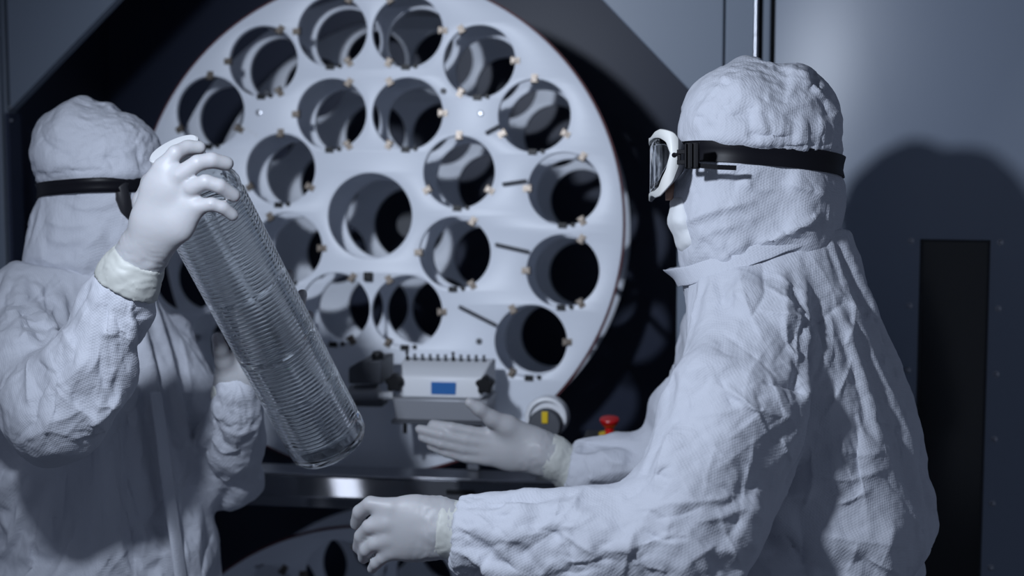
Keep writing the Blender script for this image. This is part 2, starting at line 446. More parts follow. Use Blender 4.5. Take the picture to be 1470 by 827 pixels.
def wheel(label, dz, hs, clips, rot=0.):
    """front and rear plates with the holes, spacers between them, clips round each hole"""
    off = np.array([0, dz])
    th = thing('bottle_wheel', label, 'wheel', tuple(wp(off)), 'hole wheels of the cabinet')
    c0 = np.zeros(2)+off
    if rot:
        R = np.array([[math.cos(rot), -math.sin(rot)], [math.sin(rot), math.cos(rot)]])
        hs = [(R@q, c+math.degrees(rot)) for q, c in hs]; hub = R@HUB
    else: hub = HUB
    fr = lambda t: (wp((0, 0), t), WX, WZ, WN)
    loops = lambda rr, hr, hb: [circle(c0, rr, 160)] + [circle(off+q, hr) for q, _ in hs] + [circle(off+hub, hb)]
    plate('front_plate', loops(RIM, HR, HUBR), .012, fr(0), M_disc, th, .0012)
    plate('rear_plate', loops(RIM*.985, HR*.965, HUBR*.95), .012, fr(-.12), M_disc, th, .0012)
    plate('rear_plate', loops(RIM*.985, HR*.965, HUBR*.95), .012, fr(-.36), M_disc, th, .0012)
    b = MB(); b.lathe([(RIM-.001, -.0125), (RIM+.0040, -.012), (RIM+.0040, -.0022), (RIM-.001, -.0016)], wp(off), WN, 160, False); b.build('rim_edge', M_rimred, th)
    for an in range(15, 375, 45):
        q = off + RIM*.955*np.array([math.sin(math.radians(an)), math.cos(math.radians(an))])
        MB().cyl(wp(q, -.012), wp(q, -.36), .007, 14).build('spacer_rod', M_steel, th)
    b = MB(); b.lathe([(.03, -.37), (.03, -.54)], wp(off+hub), WN, 24); b.build('axle', M_grey, th)
    for q, base in hs[:clips]:
        for kx in range(3):
            an = math.radians(base+120*kx)
            place('spring_clip', CLIP, off+q+HR*1.07*np.array([math.cos(an), math.sin(an)]), an, th)
        place('sensor_tab', TAB, off+q+HR*1.03*np.array([math.cos(math.radians(-92)), math.sin(math.radians(-92))]), math.radians(88), th)
    return th
w1 = wheel('large pale plate wheel with round bottle holes, standing upright behind the glass bottle', 0, H, 17)
w2 = wheel('lower shaded hole wheel showing only its top below the steel rail', -775*mpp, [(rc+ro*np.array([math.sin(math.radians(a)), math.cos(math.radians(a))]), 60) for a in np.arange(-77.5, 90, 23)] + [(q, c) for q, c in H[9:]], 6, rot=.0)
def on_w1(name, px, py, prof, m, n=16):
    b = MB(); b.lathe(prof, wp(onw(px, py)), WN, n); return b.build(name, m, w1)
for px, py in ((372, 162), (690, 163)): on_w1('plate_screw', px, py, [(.011, 0), (.011, .001), (.0055, .0012), (.0055, .004), (.0035, .0045)], M_steel)
for px, py in ((637, 131), (688, 490), (383, 134)): on_w1('plate_screw', px, py, [(.0058, 0), (.0058, .004), (.003, .0042)], M_grey)
for i in range(4):
    px, py = 349+6.2*i, 181+4.2*i
    b = MB(); o_ = wp(onw(px, py)); b.lathe([(.0022, 0), (.0022, .0016), (.0036, .0016), (.0036, 0)], o_, WN, 16, False); b.build('index_ring', M_white, w1)
p = wp(onw(530, 397)); b = MB(); b.obox(p+WN*.007, WX, WZ, WN, .0085, .0085, .007); b.build('catch_block', M_black, w1, bevel=.002)
for (xa, ya), (xb, yb) in (((722, 265), (756, 260)), ((712, 351), (760, 362)), ((660, 440), (713, 467)), ((698, 192), (718, 181))):
    b = MB(); b.cyl(wp(onw(xa, ya), .008), wp(onw(xb, yb), .008), .0035, 10); b.build('locating_pin', M_grey, w1)

# ================================================================== the door with its window slit
HP = PY(1107, 400, YF)
dya = math.radians(11); DX = np.array([math.cos(dya), -math.sin(dya), 0]); DZ = np.array([0, 0, 1.]); DN = np.array([-math.sin(dya), -math.cos(dya), 0])
D0 = np.array([HP[0], YF-.005, 0])
def ond(px, py):
    r = ray(px, py); t = ((D0-CAM)@DN)/(r@DN); q = CAM+r*t-D0; return (q@DX, q@DZ)
def dp(q, t=0.): return D0 + q[0]*DX + q[1]*DZ + t*DN
door = thing('cabinet_door', 'grey steel cabinet door with a tall dark window slit and bolts', 'door', tuple(D0), kind='thing')
s0, s1 = ond(1324, 346), ond(1419, 347)
sx0, sx1, sz1 = s0[0], s1[0], s0[1]; sz0 = .85
plate('door_leaf', [[(0, .06), (.72, .06), (.72, ztop), (0, ztop)], [(sx0, sz0), (sx1, sz0), (sx1, sz1), (sx0, sz1)]], .035, (D0, DX, DZ, DN), M_door, door, .0015)
b = MB(); b.obox(dp(((sx0+sx1)/2, (sz0+sz1)/2), -.016), DX, DZ, DN, (sx1-sx0)/2+.01, (sz1-sz0)/2+.01, .004); b.build('window_pane', M_pane, door)
b = MB()
for q, hx, hz in (((sx0-.0015, (sz0+sz1)/2), .002, (sz1-sz0)/2+.003), ((sx1+.0015, (sz0+sz1)/2), .002, (sz1-sz0)/2+.003), (((sx0+sx1)/2, sz1+.0015), (sx1-sx0)/2+.003, .002), (((sx0+sx1)/2, sz0-.0015), (sx1-sx0)/2+.003, .002)):
    b.obox(dp(q, .0005), DX, DZ, DN, hx, hz, .0012)
b.build('window_gasket', M_seam, door)
gap = ond(1437, 348)[1]-ond(1437, 443)[1]; bx0, bx1 = ond(1308, 343)[0], ond(1436, 348)[0]; bz = ond(1436, 348)[1]
for i in range(6):
    for bx in (bx0, bx1):
        b = MB(); b.lathe([(.0062, 0), (.0062, .0014), (.0042, .0016), (.004, .0045), (.003, .0056), (.0005, .006)], dp((bx, bz-i*gap)), DN, 18); b.build('bolt', M_steel, door)

# ================================================================== steel rail
ry = -.16
ra = PY(330, 690, ry); rb = PY(700, 713, ry)
rail = thing('steel_rail', 'long brushed steel rail crossing the cabinet opening below the big wheel', 'rail', (0, ry, ra[2]-.02))
z1 = PY(520, 690, ry)[2]; z0 = PY(520, 716, ry)[2]
b = MB(); sl = .019
prof = [(ry, z0), (ry+sl, z1), (ry+.10, z1), (ry+.10, z0-.02), (ry+.004, z0-.02)]
vs = [(x0+.05, y, z) for y, z in prof] + [(x1-.12, y, z) for y, z in prof]; n = len(prof)
b.add(vs, [tuple(range(n)), tuple(reversed(range(n, 2*n)))] + [(i, i+n, (i+1) % n+n, (i+1) % n) for i in range(n)])
b.build('bar', M_railsteel, rail, smooth=False, bevel=.002)
MB().box((x0+.05, ry+sl+.004, z1), (x1-.12, ry+.10, z1+.004)).build('top_lip', M_steel, rail, smooth=False, bevel=.001)
xa = PY(640, 705, ry)[0]; MB().box((xa, ry+.003, (z0+z1)/2-.003), (xa+.05, ry+.008, (z0+z1)/2+.003)).build('slot', M_black, rail, smooth=False)
for xx in (x0+.055, x1-.135): MB().box((xx, ry+.02, 0.0), (xx+.012, ry+.09, z0)).build('bracket', M_steel, rail, smooth=False, bevel=.002)

# ================================================================== pump unit in front of the wheel
PD = -.12
def pq(px, py, y=PD): return PY(px, py, y)
pc = pq(634, 600)
pump = thing('pump_unit', 'white and steel pump unit with a blue display and two black star knobs', 'pump', tuple(pc))
A = lambda px, py: (pq(px, py)[0], pq(px, py)[2])
# sloped white head
(xa, zb), (xb, zt_) = A(577, 571), A(690, 543); ztt = A(634, 524)[1]; dxs = .012
b = MB()
prof = [(PD, zb), (PD, zb+.004), (PD+.006, zt_), (PD+.045, ztt), (PD+.10, ztt), (PD+.10, zb)]
xs = [(xa-.002, xb+.002), (xa, xb), (xa, xb), (xa-dxs, xb+dxs), (xa-dxs, xb+dxs), (xa-dxs, xb+dxs)]
n = len(prof); vs = [(l[0], y, z) for l, (y, z) in zip(xs, prof)] + [(l[1], y, z) for l, (y, z) in zip(xs, prof)]
b.add(vs, [tuple(range(n)), tuple(reversed(range(n, 2*n)))] + [(i, i+n, (i+1) % n+n, (i+1) % n) for i in range(n)])
b.build('housing', M_white, pump, smooth=False, bevel=.004)
(dx0, dz1), (dx1, dz0) = A(619, 548.5), A(654, 566.5)
MB().box((dx0, PD-.0015, dz0), (dx1, PD+.004, dz1)).build('display', M_lcd, pump, smooth=False, bevel=.0006)
(bx0_, bz1), (bx1_, bz0) = A(564, 571), A(701, 606)
b = MB(); b.prism([(bx0_, bz1), (bx1_, bz1), (bx1_-.004, bz0), (bx0_+.006, bz0)], PD-.004, PD+.10); b.build('steel_body', M_pump, pump, smooth=False, bevel=.003)
MB().box((bx0_-.002, PD-.006, bz0-.006), (bx1_+.002, PD+.10, bz0)).build('base_plate', M_grey, pump, smooth=False, bevel=.001)
def star_knob(px, py, r, parent):
    c = pq(px, py, PD+.012); b = MB(); pts = []
    for i in range(40):
        a = 2*math.pi*i/40; rr = r*(.86+.14*math.cos(5*a)); pts.append((c[0]+rr*math.sin(a), c[2]+rr*math.cos(a)))
    b.prism(pts, c[1]-.022, c[1]+.004); b.build('star_knob', M_black, parent, bevel=.003, angle=50)
    MB().cyl((c[0], c[1]+.003, c[2]), (c[0], c[1]+.05, c[2]), .006).build('knob_shaft', M_steel, parent)
star_knob(569, 548, .0175, pump); star_knob(698, 551, .0175, pump)
for i in range(11):
    px = 585+11.0*i; c = pq(px, 526, PD+.052); c[2] = ztt-.001; hh = .013 if i not in (0, 6) else .018
    MB().lathe([(.0036, 0), (.0036, hh*.45), (.0022, hh*.5), (.0022, hh*.8), (.003, hh*.82), (.003, hh)], c, (0, -.25, 1), 12).build('tube_stud', M_black if i in (0, 6) else M_grey, pump)
c = pq(578, 606); MB().cyl((c[0], PD+.02, c[2]), (c[0], PD+.02, c[2]-.024), .0035).build('foot_pin', M_black, pump)
# carried by an arm to the cabinet's side
px_ = pq(672, 600)[0]; MB().box((px_-.012, PD+.05, z1+.004), (px_+.012, PD+.08, bz0-.005)).build('post', M_grey, pump, smooth=False, bevel=.003)
# ------- drive motor left of the pump
mot = thing('drive_motor', 'dark drive motor with a pale steel cylinder left of the pump unit', 'motor', tuple(pq(522, 560)))
(mx0, mz1), (mx1, mz0) = A(500, 519), A(548, 552)
b = MB(); b.prism([(mx0, mz0), (mx1, mz0), (mx1, mz1+.004), (mx0+.02, mz1), (mx0, mz1-.012)], PD+.0, PD+.10); b.build('motor_housing', M_grey, mot, smooth=False, bevel=.003)
c0, c1 = pq(503, 564, PD+.03), pq(544, 564, PD+.03); b = MB(); b.cyl(c0, c1, .0155, 28); b.build('motor_cylinder', M_pump, mot, bevel=.001)
b = MB(); b.cyl(pq(543, 568, PD+.03), pq(566, 568, PD+.03), .0075, 18); b.build('drive_shaft', M_white, mot)
c = pq(543, 514, PD+.02); MB().lathe([(.006, 0), (.006, .008), (.0105, .009), (.0115, .022), (.009, .026)], c+[0, 0, -.014], (0, -.2, 1), 18).build('black_knob', M_black, mot)
MB().box((mx0+.002, PD+.02, mz0-.045), (mx1-.004, PD+.07, mz0-.030)).build('motor_foot', M_grey, mot, smooth=False, bevel=.003)
# ------- support roller
c = PY(784, 600, -.075)
rol = thing('support_roller', 'white roller with a dark face and yellow mark under the wheel edge', 'roller', tuple(c))
b = MB(); b.lathe([(.033, -.052), (.038, -.05), (.0385, .0), (.037, .004), (.031, .005), (.030, -.004), (.0, -.004)], c, (0, -1, .1), 48, False); b.build('tread', M_white, rol)
f = PY(782, 611, -.105); b = MB(); b.lathe([(.0295, -.03), (.0295, .004), (.027, .007), (.0, .0075)], f, (0, -1, .1), 40, False); b.build('hub_face', M_grey, rol)
f2 = PY(782, 600, -.114); b = MB(); b.box((f2[0]-.0055, f2[1]-.001, f2[2]-.010), (f2[0]+.0055, f2[1]+.004, f2[2]+.011)); b.build('yellow_mark', M_yellow, rol, smooth=False, bevel=.001)
MB().box((c[0]-.016, -.085, z1), (c[0]+.016, -.05, c[2]-.0)).build('fork', M_grey, rol, smooth=False, bevel=.002)
# ------- emergency stop
c = PY(875, 610, -.10)
es = thing('emergency_stop', 'red mushroom stop button on a black box beside the roller', 'button', tuple(c))
MB().lathe([(.008, -.02), (.008, -.004), (.012, -.001), (.0165, .006), (.0175, .010), (.016, .0125), (.0, .0135)], c, (0, -.15, 1), 32, False).build('red_button', M_red, es)
MB().box((c[0]-.045, -.135, c[2]-.075), (c[0]+.05, -.055, c[2]-.018)).build('box', M_black, es, smooth=False, bevel=.004)
MB().lathe([(.0195, -.019), (.0195, -.016), (.008, -.016)], c, (0, -.1, 1), 32, False).build('yellow_collar', M_yellow, es)
MB().box((c[0]-.02, -.11, z1), (c[0]+.02, -.07, c[2]-.07)).build('bracket', M_grey, es, smooth=False, bevel=.002)

# ================================================================== the room
def struct(name, lo, hi, m):
    o = MB().box(lo, hi).build(name, m, None, smooth=False); o['kind'] = 'structure'; o['label'] = {'floor': 'grey vinyl clean room floor', 'wall_back': 'pale clean room wall behind the cabinet'}.get(name, 'plain clean room ' + name.split('_')[0]); o['category'] = name.split('_')[0]; return o
struct('floor', (-3, -4.5, -.05), (3, 1.2, 0), M_floor)
struct('ceiling', (-3, -4.5, 2.7), (3, 1.2, 2.75), M_wall)
struct('wall_back', (-3, 1.2, -.05), (3, 1.25, 2.75), M_wall)

# ================================================================== people
M_suit = mat('suit_fabric', srgb(196, 199, 208), .75, bump=cloth_bump, spec=.3)
M_hood = M_suit
M_glove = mat('latex_glove', srgb(174, 174, 177), .45, spec=.35, bump=noise_bump(90, .12, .002), Subsurface_Weight=.08)
M_cuff = M_glove
M_skin = mat('skin', srgb(190, 150, 130), .5)
M_strap = mat('black_strap', (.006, .006, .009),   .42, spec=.18)
M_buckle = mat('black_buckle', (.004, .004, .006), .55, spec=.12)
M_frame = mat('white_goggle_frame', srgb(228, 228, 224), .4)
M_skirt = mat('shade_grey_goggle_skirt', srgb(110, 110, 114), .5)  # white skirt coloured grey to stand for the shadow inside the goggles
M_cuff = mat('glove_cuff', srgb(192, 194, 189), .5, bump=noise_bump(70, .15, .002))
M_frameb = mat('black_goggle_frame', (.012, .012, .016), .4)
M_lens = mat('clear_lens', (.95, .96, .97), .03, Transmission_Weight=1.0, IOR=1.45)
M_mask = mat('white_face_mask', srgb(222, 224, 226), .7)
M_boot = mat('white_overboot', srgb(215, 216, 220), .6)

def L(*pts, q=1.):                     # limb stations from (px, py, distance, radius in px[, thickness])
    return [(P(p[0], p[1], p[2]), M(p[3], p[2]), p[4] if len(p) > 4 else q) for p in pts]
def column(rows, expo=2.2, turn=0.):
    """trunk given by rows (py, left px, right px, distance, half depth in m), interpolated up its height"""
    R = np.array(rows, float)
    c = np.array([P((r[1]+r[2])/2, r[0], r[3]) for r in R]); hw = np.array([M((r[2]-r[1])/2, r[3]) for r in R]); hd = R[:, 4]
    h = c@UP; o = np.argsort(h); c, hw, hd, h = c[o], hw[o], hd[o], h[o]
    # a denser, smoothed table
    hs = np.linspace(h[0], h[-1], 200)
    def sm(v):
        y = np.interp(hs, h, v); k = np.hanning(31); k /= k.sum(); return np.convolve(np.pad(y, 15, 'edge'), k, 'valid')
    cx, cd_, w_, d_ = sm(c@RT), sm(c@FW), sm(hw), sm(hd)
    ct_, st_ = math.cos(turn), math.sin(turn)
    def f(X):
        H_ = X@UP; i = lambda t: np.interp(H_, hs, t)
        x_, y_ = X@RT - i(cx), X@FW - i(cd_); a_ = i(d_); b_ = np.sqrt(np.maximum(i(w_)**2 - (a_*st_)**2, .25*i(w_)**2))/ct_
        v = (-st_*x_ - ct_*y_)/a_; u = (-ct_*x_ + st_*y_)/b_
        n = (np.abs(u)**expo + np.abs(v)**expo)**(1/expo)
        d = (n-1)*np.minimum(i(w_), i(d_))*.9
        return np.maximum(d, np.maximum(H_-hs[-1], hs[0]-H_))
    f.lo = np.array([(c-np.maximum(hw, hd)[:, None]*1.3).min(0)]); f.hi = np.array([(c+np.maximum(hw, hd)[:, None]*1.3).max(0)])
    return f
class Garment(Body):
    def __init__(s, col=None, k=.03): super().__init__(k); s.col = col
    def bounds(s, pad):
        lo, hi = super().bounds(pad) if s.limbs else (np.full(3, 1e9), np.full(3, -1e9))
        if s.col is not None: lo = np.minimum(lo, s.col.lo[0]-pad); hi = np.maximum(hi, s.col.hi[0]+pad)
        return lo, hi
    def __call__(s, X):
        D = s.col(X) if s.col is not None else None
        for st, k, g, e2 in s.limbs:
            d = None
            for (a, ra, qa), (b, rb, qb) in zip(st, st[1:]):
                x = seg_sdf(X, a, b, ra, rb, e2, qa, qb); d = x if d is None else smin(d, x, k*.6)
            D = d if D is None else smin(D, d, k)
        for f in s.extra: D = f(X, D)
        return D
def cut(pt, n, R=1e9):
    """removes what lies beyond a plane, within R of its point"""
    n = np.asarray(n, float); n = n/np.linalg.norm(n)
    return lambda X, D: np.where(((X-pt)**2).sum(-1) < R*R, np.maximum(D, (X-pt)@n), D)
def plane_of(a, b):                     # the plane through two image points at one distance and along the view; its upward normal
    n = np.cross(b-a, FW); n /= np.linalg.norm(n); return n*np.sign(n@UP)
def joined(parts):
    V, F, k = [], [], 0
    for v, q in parts: V.append(v); F.append(q+k); k += len(v)
    return np.concatenate(V), np.concatenate(F)

def dress(g, pins, zcut, frames, seed, grav, grow, h=.009, inset=.028, gdir=None, post=.00035, exa=.5, bend=1., split=1, seed_amp=.003, tension=50):
    """garment g (a signed distance) meshed, draped over the same form set in by `inset`, then refined"""
    lo, hi = g.bounds(.03)
    if zcut is not None: lo[2] = max(lo[2], zcut)
    vs, Q = nets(g, lo, hi, h); cv, cq = nets(g, lo, hi, .014, iso=-inset)
    pin = pins(vs); N = normals(vs, Q)
    v0 = vs + N*(seed_amp*crumple(vs, .17, seed)*(1-pin))[:, None]
    S.gravity = gdir if gdir is not None else (0, 0, -9.81)
    out = drape(v0, Q, cv, cq, pin, frames=frames, grav=grav, grow=grow, bend=bend, tension=tension, mass=.3)
    out = out + exa*(out - soften(out, Q, 14))*(1-pin)[:, None]
    for _ in range(split): out, Q = quad_split(out, Q)
    N = normals(out, Q)
    return out + N*(post*crumple(out, .06, seed+3) + post*.5*crumple(out, .025, seed+4))[:, None], Q
def creased(v, q, lines, auto=None, seed=0):
    """presses fold lines into a garment: lines = (points in the picture, height m, width m); one flank steep, one shallow"""
    from mathutils.bvhtree import BVHTree
    tree = BVHTree.FromPolygons([tuple(p) for p in v], [tuple(int(i) for i in f) for f in q])
    N = normals(v, q); r = np.random.default_rng(seed); lines = list(lines)
    if auto:
        (xa, ya, xb, yb), n, ang, spread, (l0, l1), amp = auto
        for _ in range(n):
            x, y = r.uniform(xa, xb), r.uniform(ya, yb); t = math.radians(ang + r.normal()*spread); l = r.uniform(l0, l1)/2; w = r.normal()*.18*l
            d = np.array([math.cos(t), -math.sin(t)]); e = np.array([-d[1], d[0]])
            lines.append(([tuple(np.array([x, y])-d*l), tuple(np.array([x, y])+e*w), tuple(np.array([x, y])+d*l)], amp*r.uniform(.35, 1)*r.choice([1, 1, -1]), r.uniform(.003, .007)))
    out = v.copy()
    for pts, h, w in lines:
        pts = np.array(pts, float); s = np.linspace(0, len(pts)-1, 26*(len(pts)-1)+1)
        px = np.stack([np.interp(s, np.arange(len(pts)), pts[:, k]) for k in (0, 1)], 1)
        for _ in range(22): px[1:-1] = (px[:-2] + 2*px[1:-1] + px[2:])/4
        C = []
        for x, y in px:
            d = ray(x, y); hit = tree.ray_cast(Vector(CAM), Vector(d/np.linalg.norm(d)))
            if hit[0] is not None: C.append(np.array(hit[0]))
        if len(C) < 12: continue
        C = np.array(C)
        # stays on one sheet of cloth: stop where the sight lines jump in depth
        st = np.linalg.norm(np.diff(C, axis=0), axis=1); j = np.nonzero(st > .02)[0]
        if len(j): C = C[:j[0]+1]
        if len(C) < 12: continue
        m = np.nonzero(((v > C.min(0)-6*w) & (v < C.max(0)+6*w)).all(1))[0]
        if not len(m): continue
        D = np.linalg.norm(v[m][:, None]-C[None], axis=2); i = D.argmin(1); d = D[np.arange(len(m)), i]
        # finer distance to the neighbouring segment
        T = np.gradient(C, axis=0); T /= np.linalg.norm(T, axis=1)[:, None]+1e-9
        o = v[m]-C[i]; al = (o*T[i]).sum(1); L_ = np.linalg.norm(C[1]-C[0]); al = np.clip(al, -L_, L_); o = o-al[:, None]*T[i]; d = np.linalg.norm(o, axis=1)
        side = (np.cross(T[i], N[m])*o).sum(1) > 0
        g = np.where(side, np.exp(-d/w), np.exp(-(d/(2.6*w))))
        f = i/(len(C)-1); tp = np.clip(np.minimum(f, 1-f)/.3, 0, 1); tp = tp*tp*(3-2*tp)
        keep = (N[m]*N[m][d.argmin()]).sum(1) > .2
        out[m] += N[m]*(h*g*tp*keep)[:, None]
    return out
def pleats(v, q, at, axis, n, amp, r0, r1, seed):
    """gathers round an elastic cuff"""
    axis = axis/np.linalg.norm(axis); e1 = np.cross(axis, FW); e1 /= np.linalg.norm(e1); e2 = np.cross(axis, e1)
    o = v-at; th = np.arctan2(o@e2, o@e1); m = near(v, at, r0, r1)
    return v + normals(v, q)*(amp*m*(np.cos(n*th + 2.2*waves(seed, .04)(v)) + .6*np.cos(1.7*n*th + 3*waves(seed+1, .05)(v))))[:, None]
def near(vs, p, r0, r1):                # 1 inside r0, fading to 0 at r1
    return np.clip((r1-np.linalg.norm(vs-p, axis=1))/(r1-r0), 0, 1)
def band_on(fn, centre, n, height, a0=0, a1=2*math.pi, seg=96, off=.002, yfun=None, flare=0., rows=2, rmax=.3):
    """a strip that follows the surface fn = 0 round an axis n through centre"""
    e1 = RT - (RT@n)*n; e1 /= np.linalg.norm(e1); e2 = np.cross(n, e1)
    if e2@FW < 0: e2 = -e2
    A_ = np.linspace(a0, a1, seg); V = []
    hs = np.linspace(-.5, .5, rows)
    for j, hh in enumerate(hs):
        C_ = np.array([centre + n*(hh*height(a) if callable(height) else hh*height) + (n*yfun(a) if yfun else 0) for a in A_])
        D_ = np.cos(A_)[:, None]*e1 + np.sin(A_)[:, None]*e2
        l = np.zeros(seg); u = np.full(seg, rmax)
        for _ in range(26):
            m = (l+u)/2; ins = fn(C_ + D_*m[:, None]) < 0; l = np.where(ins, m, l); u = np.where(ins, u, m)
        V.append((C_, D_, l))
    r = np.mean([v[2] for v in V], 0)*.5
    out = []
    for j, (C_, D_, l) in enumerate(V): out.append(C_ + D_*((l*.5+r) + off + flare*(hs[j]+.5))[:, None])
    return np.array(out)                # rows x seg x 3
def strip_mesh(G, closed):
    r, s, _ = G.shape; fs = []
    for i in range(r-1):
        for k in range(s if closed else s-1): fs.append((i*s+k, i*s+(k+1) % s, (i+1)*s+(k+1) % s, (i+1)*s+k))
    return mesh(G.reshape(-1, 3), fs)
def thick(o, t, off=-1, bevel=0):
    m = o.modifiers.new('t', 'SOLIDIFY'); m.thickness = t; m.offset = off
    if bevel: finish(o, bevel)
    return o
def glove_mesh(limbs, cutpt=None, cutn=None, h=.0032, k=.006, iso=0., post=0.):
    g = Garment(None, k)
    for st, kk in limbs: g.limb(st, kk)
    if cutpt is not None: g.extra.append(cut(cutpt, cutn, .12))
    lo, hi = g.bounds(.01); vs, Q = nets(g, lo, hi, h, iso)
    vs = soften(vs, Q, 3, .4)
    return vs, Q, g

def goggles(person, o, F, U, N, k, w, frame_m, skirt_m, lens=True, bow=1.):
    """o = middle of the head at temple level; F forward, U up, N to the side seen; k metres per profile unit"""
    top = lambda f: np.interp(f, [0, 3, 11, 32, 38, 41], [22, 26, 31, 38, 37, 33])
    bot = lambda f: np.interp(f, [0, 3, 11, 32, 38, 41], [-18, -24, -40, -59, -60, -55])
    it = lambda f: np.interp(f, [0, 16, 19, 22, 32, 39, 41], [1, 1, 9, 17, 25, 28, 28])
    ib = lambda f: np.interp(f, [0, 16, 19, 22, 29, 33, 39, 41], [1, 1, -10, -21, -34, -45, -50, -49])
    n = 61; rows = {r: [] for r in 'abcd'}
    for i in range(n):
        th = math.pi*i/(n-1); f = 41*math.sin(th)**.62; s = math.cos(th)
        for r, g in (('a', top), ('b', it), ('c', ib), ('d', bot)):
            rows[r].append(o + F*f*k*bow + N*w*s*(1 - .0*f) + U*g(f)*k)
    fr = MB(); a, b, c, d = (np.array(rows[r]) for r in 'abcd')
    V = np.concatenate([a, b, c, d]); fs = []
    for i in range(n-1):
        fs.append((i, i+1, n+i+1, n+i)); fs.append((2*n+i, 2*n+i+1, 3*n+i+1, 3*n+i))
    me = mesh(V, fs); bm = bmesh.new(); bm.from_mesh(me); bmesh.ops.remove_doubles(bm, verts=bm.verts, dist=1e-4); bmesh.ops.recalc_face_normals(bm, faces=bm.faces); bm.to_mesh(me); bm.free()
    root = link('goggles', me, frame_m, person); thick(root, .0035, 0); root.modifiers.new('b', 'BEVEL').width = .0008; finish(root, angle=50)
    # soft skirt from the frame back to the face
    cen = o + F*8*k
    G = np.array([np.concatenate([a, d[::-1]]), np.concatenate([a, d[::-1]])])
    G[1] = G[0] + (cen - F*42*k - G[0])*.45
    sk = link('face_skirt', strip_mesh(G, True), skirt_m, root); thick(sk, .0015, 0)
    if lens:
        ln = 0.004
        bb = b + (cen-b)/np.linalg.norm(cen-b, axis=1)[:, None]*.001 + U*.002; cc = c + (cen-c)/np.linalg.norm(cen-c, axis=1)[:, None]*.001 - U*.002
        sel = [i for i in range(n) if 41*math.sin(math.pi*i/(n-1))**.62 > 15]
        G = np.array([bb[sel]+(cc[sel]-bb[sel])*t for t in np.linspace(0, 1, 7)])
        lm = link('lens', strip_mesh(G, False), M_lens, root); thick(lm, .0016, 0)
    return root, (a, b, c, d)
def person_body(person, limbs, hands, boots=True):
    """one continuous skin body: head with a face, trunk, arms, legs, hands inside the gloves"""
    g = Garment(limbs['trunk'], .03)
    for st, k in limbs['limbs']: g.limb(st, k)
    lo, hi = g.bounds(.02); lo[2] = .02
    parts = [nets(g, lo, hi, .013)]
    for h in hands: v, q, _ = glove_mesh(h[1:], iso=-.0028); parts.append((v, q))
    v, q = joined(parts)
    return link('body', np_mesh(v, q), M_skin, person)
def face(o, F, U, N, s=1.):
    N = N*.82
    """limbs of a head with brow, nose, cheeks, lips, chin and ears; o = between the eyes inside the head"""
    p = lambda f, u, n=0.: o + F*f*s + U*u*s + N*n*s
    li = [([(p(-.045, .025), .080*s, .84), (p(-.0, .02), .076*s, .84)], .02), ([(p(.0, -.03), .064*s, .9), (p(.022, -.085), .032*s, 1.25)], .03),
          ([(p(-.05, -.05), .058*s, 1), (p(-.055, -.16), .056*s, 1)], .03),
          ([(p(.078, .0), .008*s, 1), (p(.098, -.032), .0105*s, 1.2)], .012), ([(p(.078, -.068), .009*s, 2.2), (p(.078, -.072), .009*s, 2.2)], .01),
          ([(p(.075, -.082), .008*s, 1.9), (p(.074, -.084), .008*s, 1.9)], .01), ([(p(.060, -.108), .018*s, 1.2), (p(.058, -.11), .018*s, 1.2)], .02)]
    for sg in (-1, 1):
        li.append(([(p(.066, .018, .012*sg), .010*s, 1), (p(.052, .02, .045*sg), .010*s, 1)], .014))
        li.append(([(p(.058, -.004, .032*sg), .0125*s, 1), (p(.0585, -.004, .032*sg), .0125*s, 1)], .003))
        li.append(([(p(.045, -.04, .042*sg), .022*s, 1), (p(.03, -.045, .05*sg), .022*s, 1)], .02))
        li.append(([(p(-.02, .012, .078*sg), .010*s, .8), (p(-.015, -.035, .074*sg), .009*s, .8)], .006))
    return li

# ------------------------------------------------------------------ person on the right
DR = 2.08
trunkR = column([(330, 985, 1215, DR, .10), (352, 980, 1224, DR, .11), (400, 978, 1243, DR, .155), (440, 985, 1266, DR, .20), (480, 980, 1290, DR, .225), (520, 972, 1310, DR, .235),
                 (560, 968, 1326, DR, .235), (610, 970, 1337, DR, .225), (640, 978, 1334, DR, .21), (690, 980, 1346, DR, .205), (760, 985, 1342, DR, .20), (830, 995, 1324, DR, .20), (930, 1000, 1312, DR, .20)], turn=math.radians(30))
armRn = L((1092, 490, 1.93, 96, .8), (1060, 585, 1.865, 108, .8), (1002, 700, 1.825, 98, .85), (975, 768, 1.815, 90, .9))
foreRn = L((975, 768, 1.815, 90, .9), (860, 778, 1.835, 82, .92), (750, 776, 1.865, 73, .95), (690, 766, 1.885, 54, .95), (640, 760, 1.888, 46, .95))
armRf = L((1030, 485, 2.25, 66, .9), (995, 590, 2.31, 66, .9), (965, 680, 2.335, 60, .95))
foreRf = L((965, 680, 2.335, 60, .95), (885, 676, 2.34, 55, 1), (842, 672, 2.34, 46, 1), (806, 668, 2.34, 36, 1))
suitR = Garment(trunkR, .035)
suitR.limb(armRn, .025); suitR.limb(foreRn, .04); suitR.limb(armRf, .04); suitR.limb(foreRf, .035)
legR = []
hipz = P(1160, 930, DR)
for s_, dx in ((-.10, .0), (.10, .015)):
    b0 = hipz + FW*s_ + RT*dx; b0[2] = .92
    kn = b0 + np.array([-.02, 0, 0]); kn[2] = .5; an = b0 + np.array([.02, 0, 0]); an[2] = .10
    legR.append([(b0, .125, .8), (kn, .095, .95), (an, .075, 1)])
    suitR.limb(legR[-1], .03)
pA, pB = P(966, 396, DR), P(1212, 311, DR); nR = plane_of(pA, pB)
suitR.extra.append(cut((pA+pB)/2, nR, .26))
wRn, wRf = P(653, 761, 1.888), P(815, 669, 2.34)
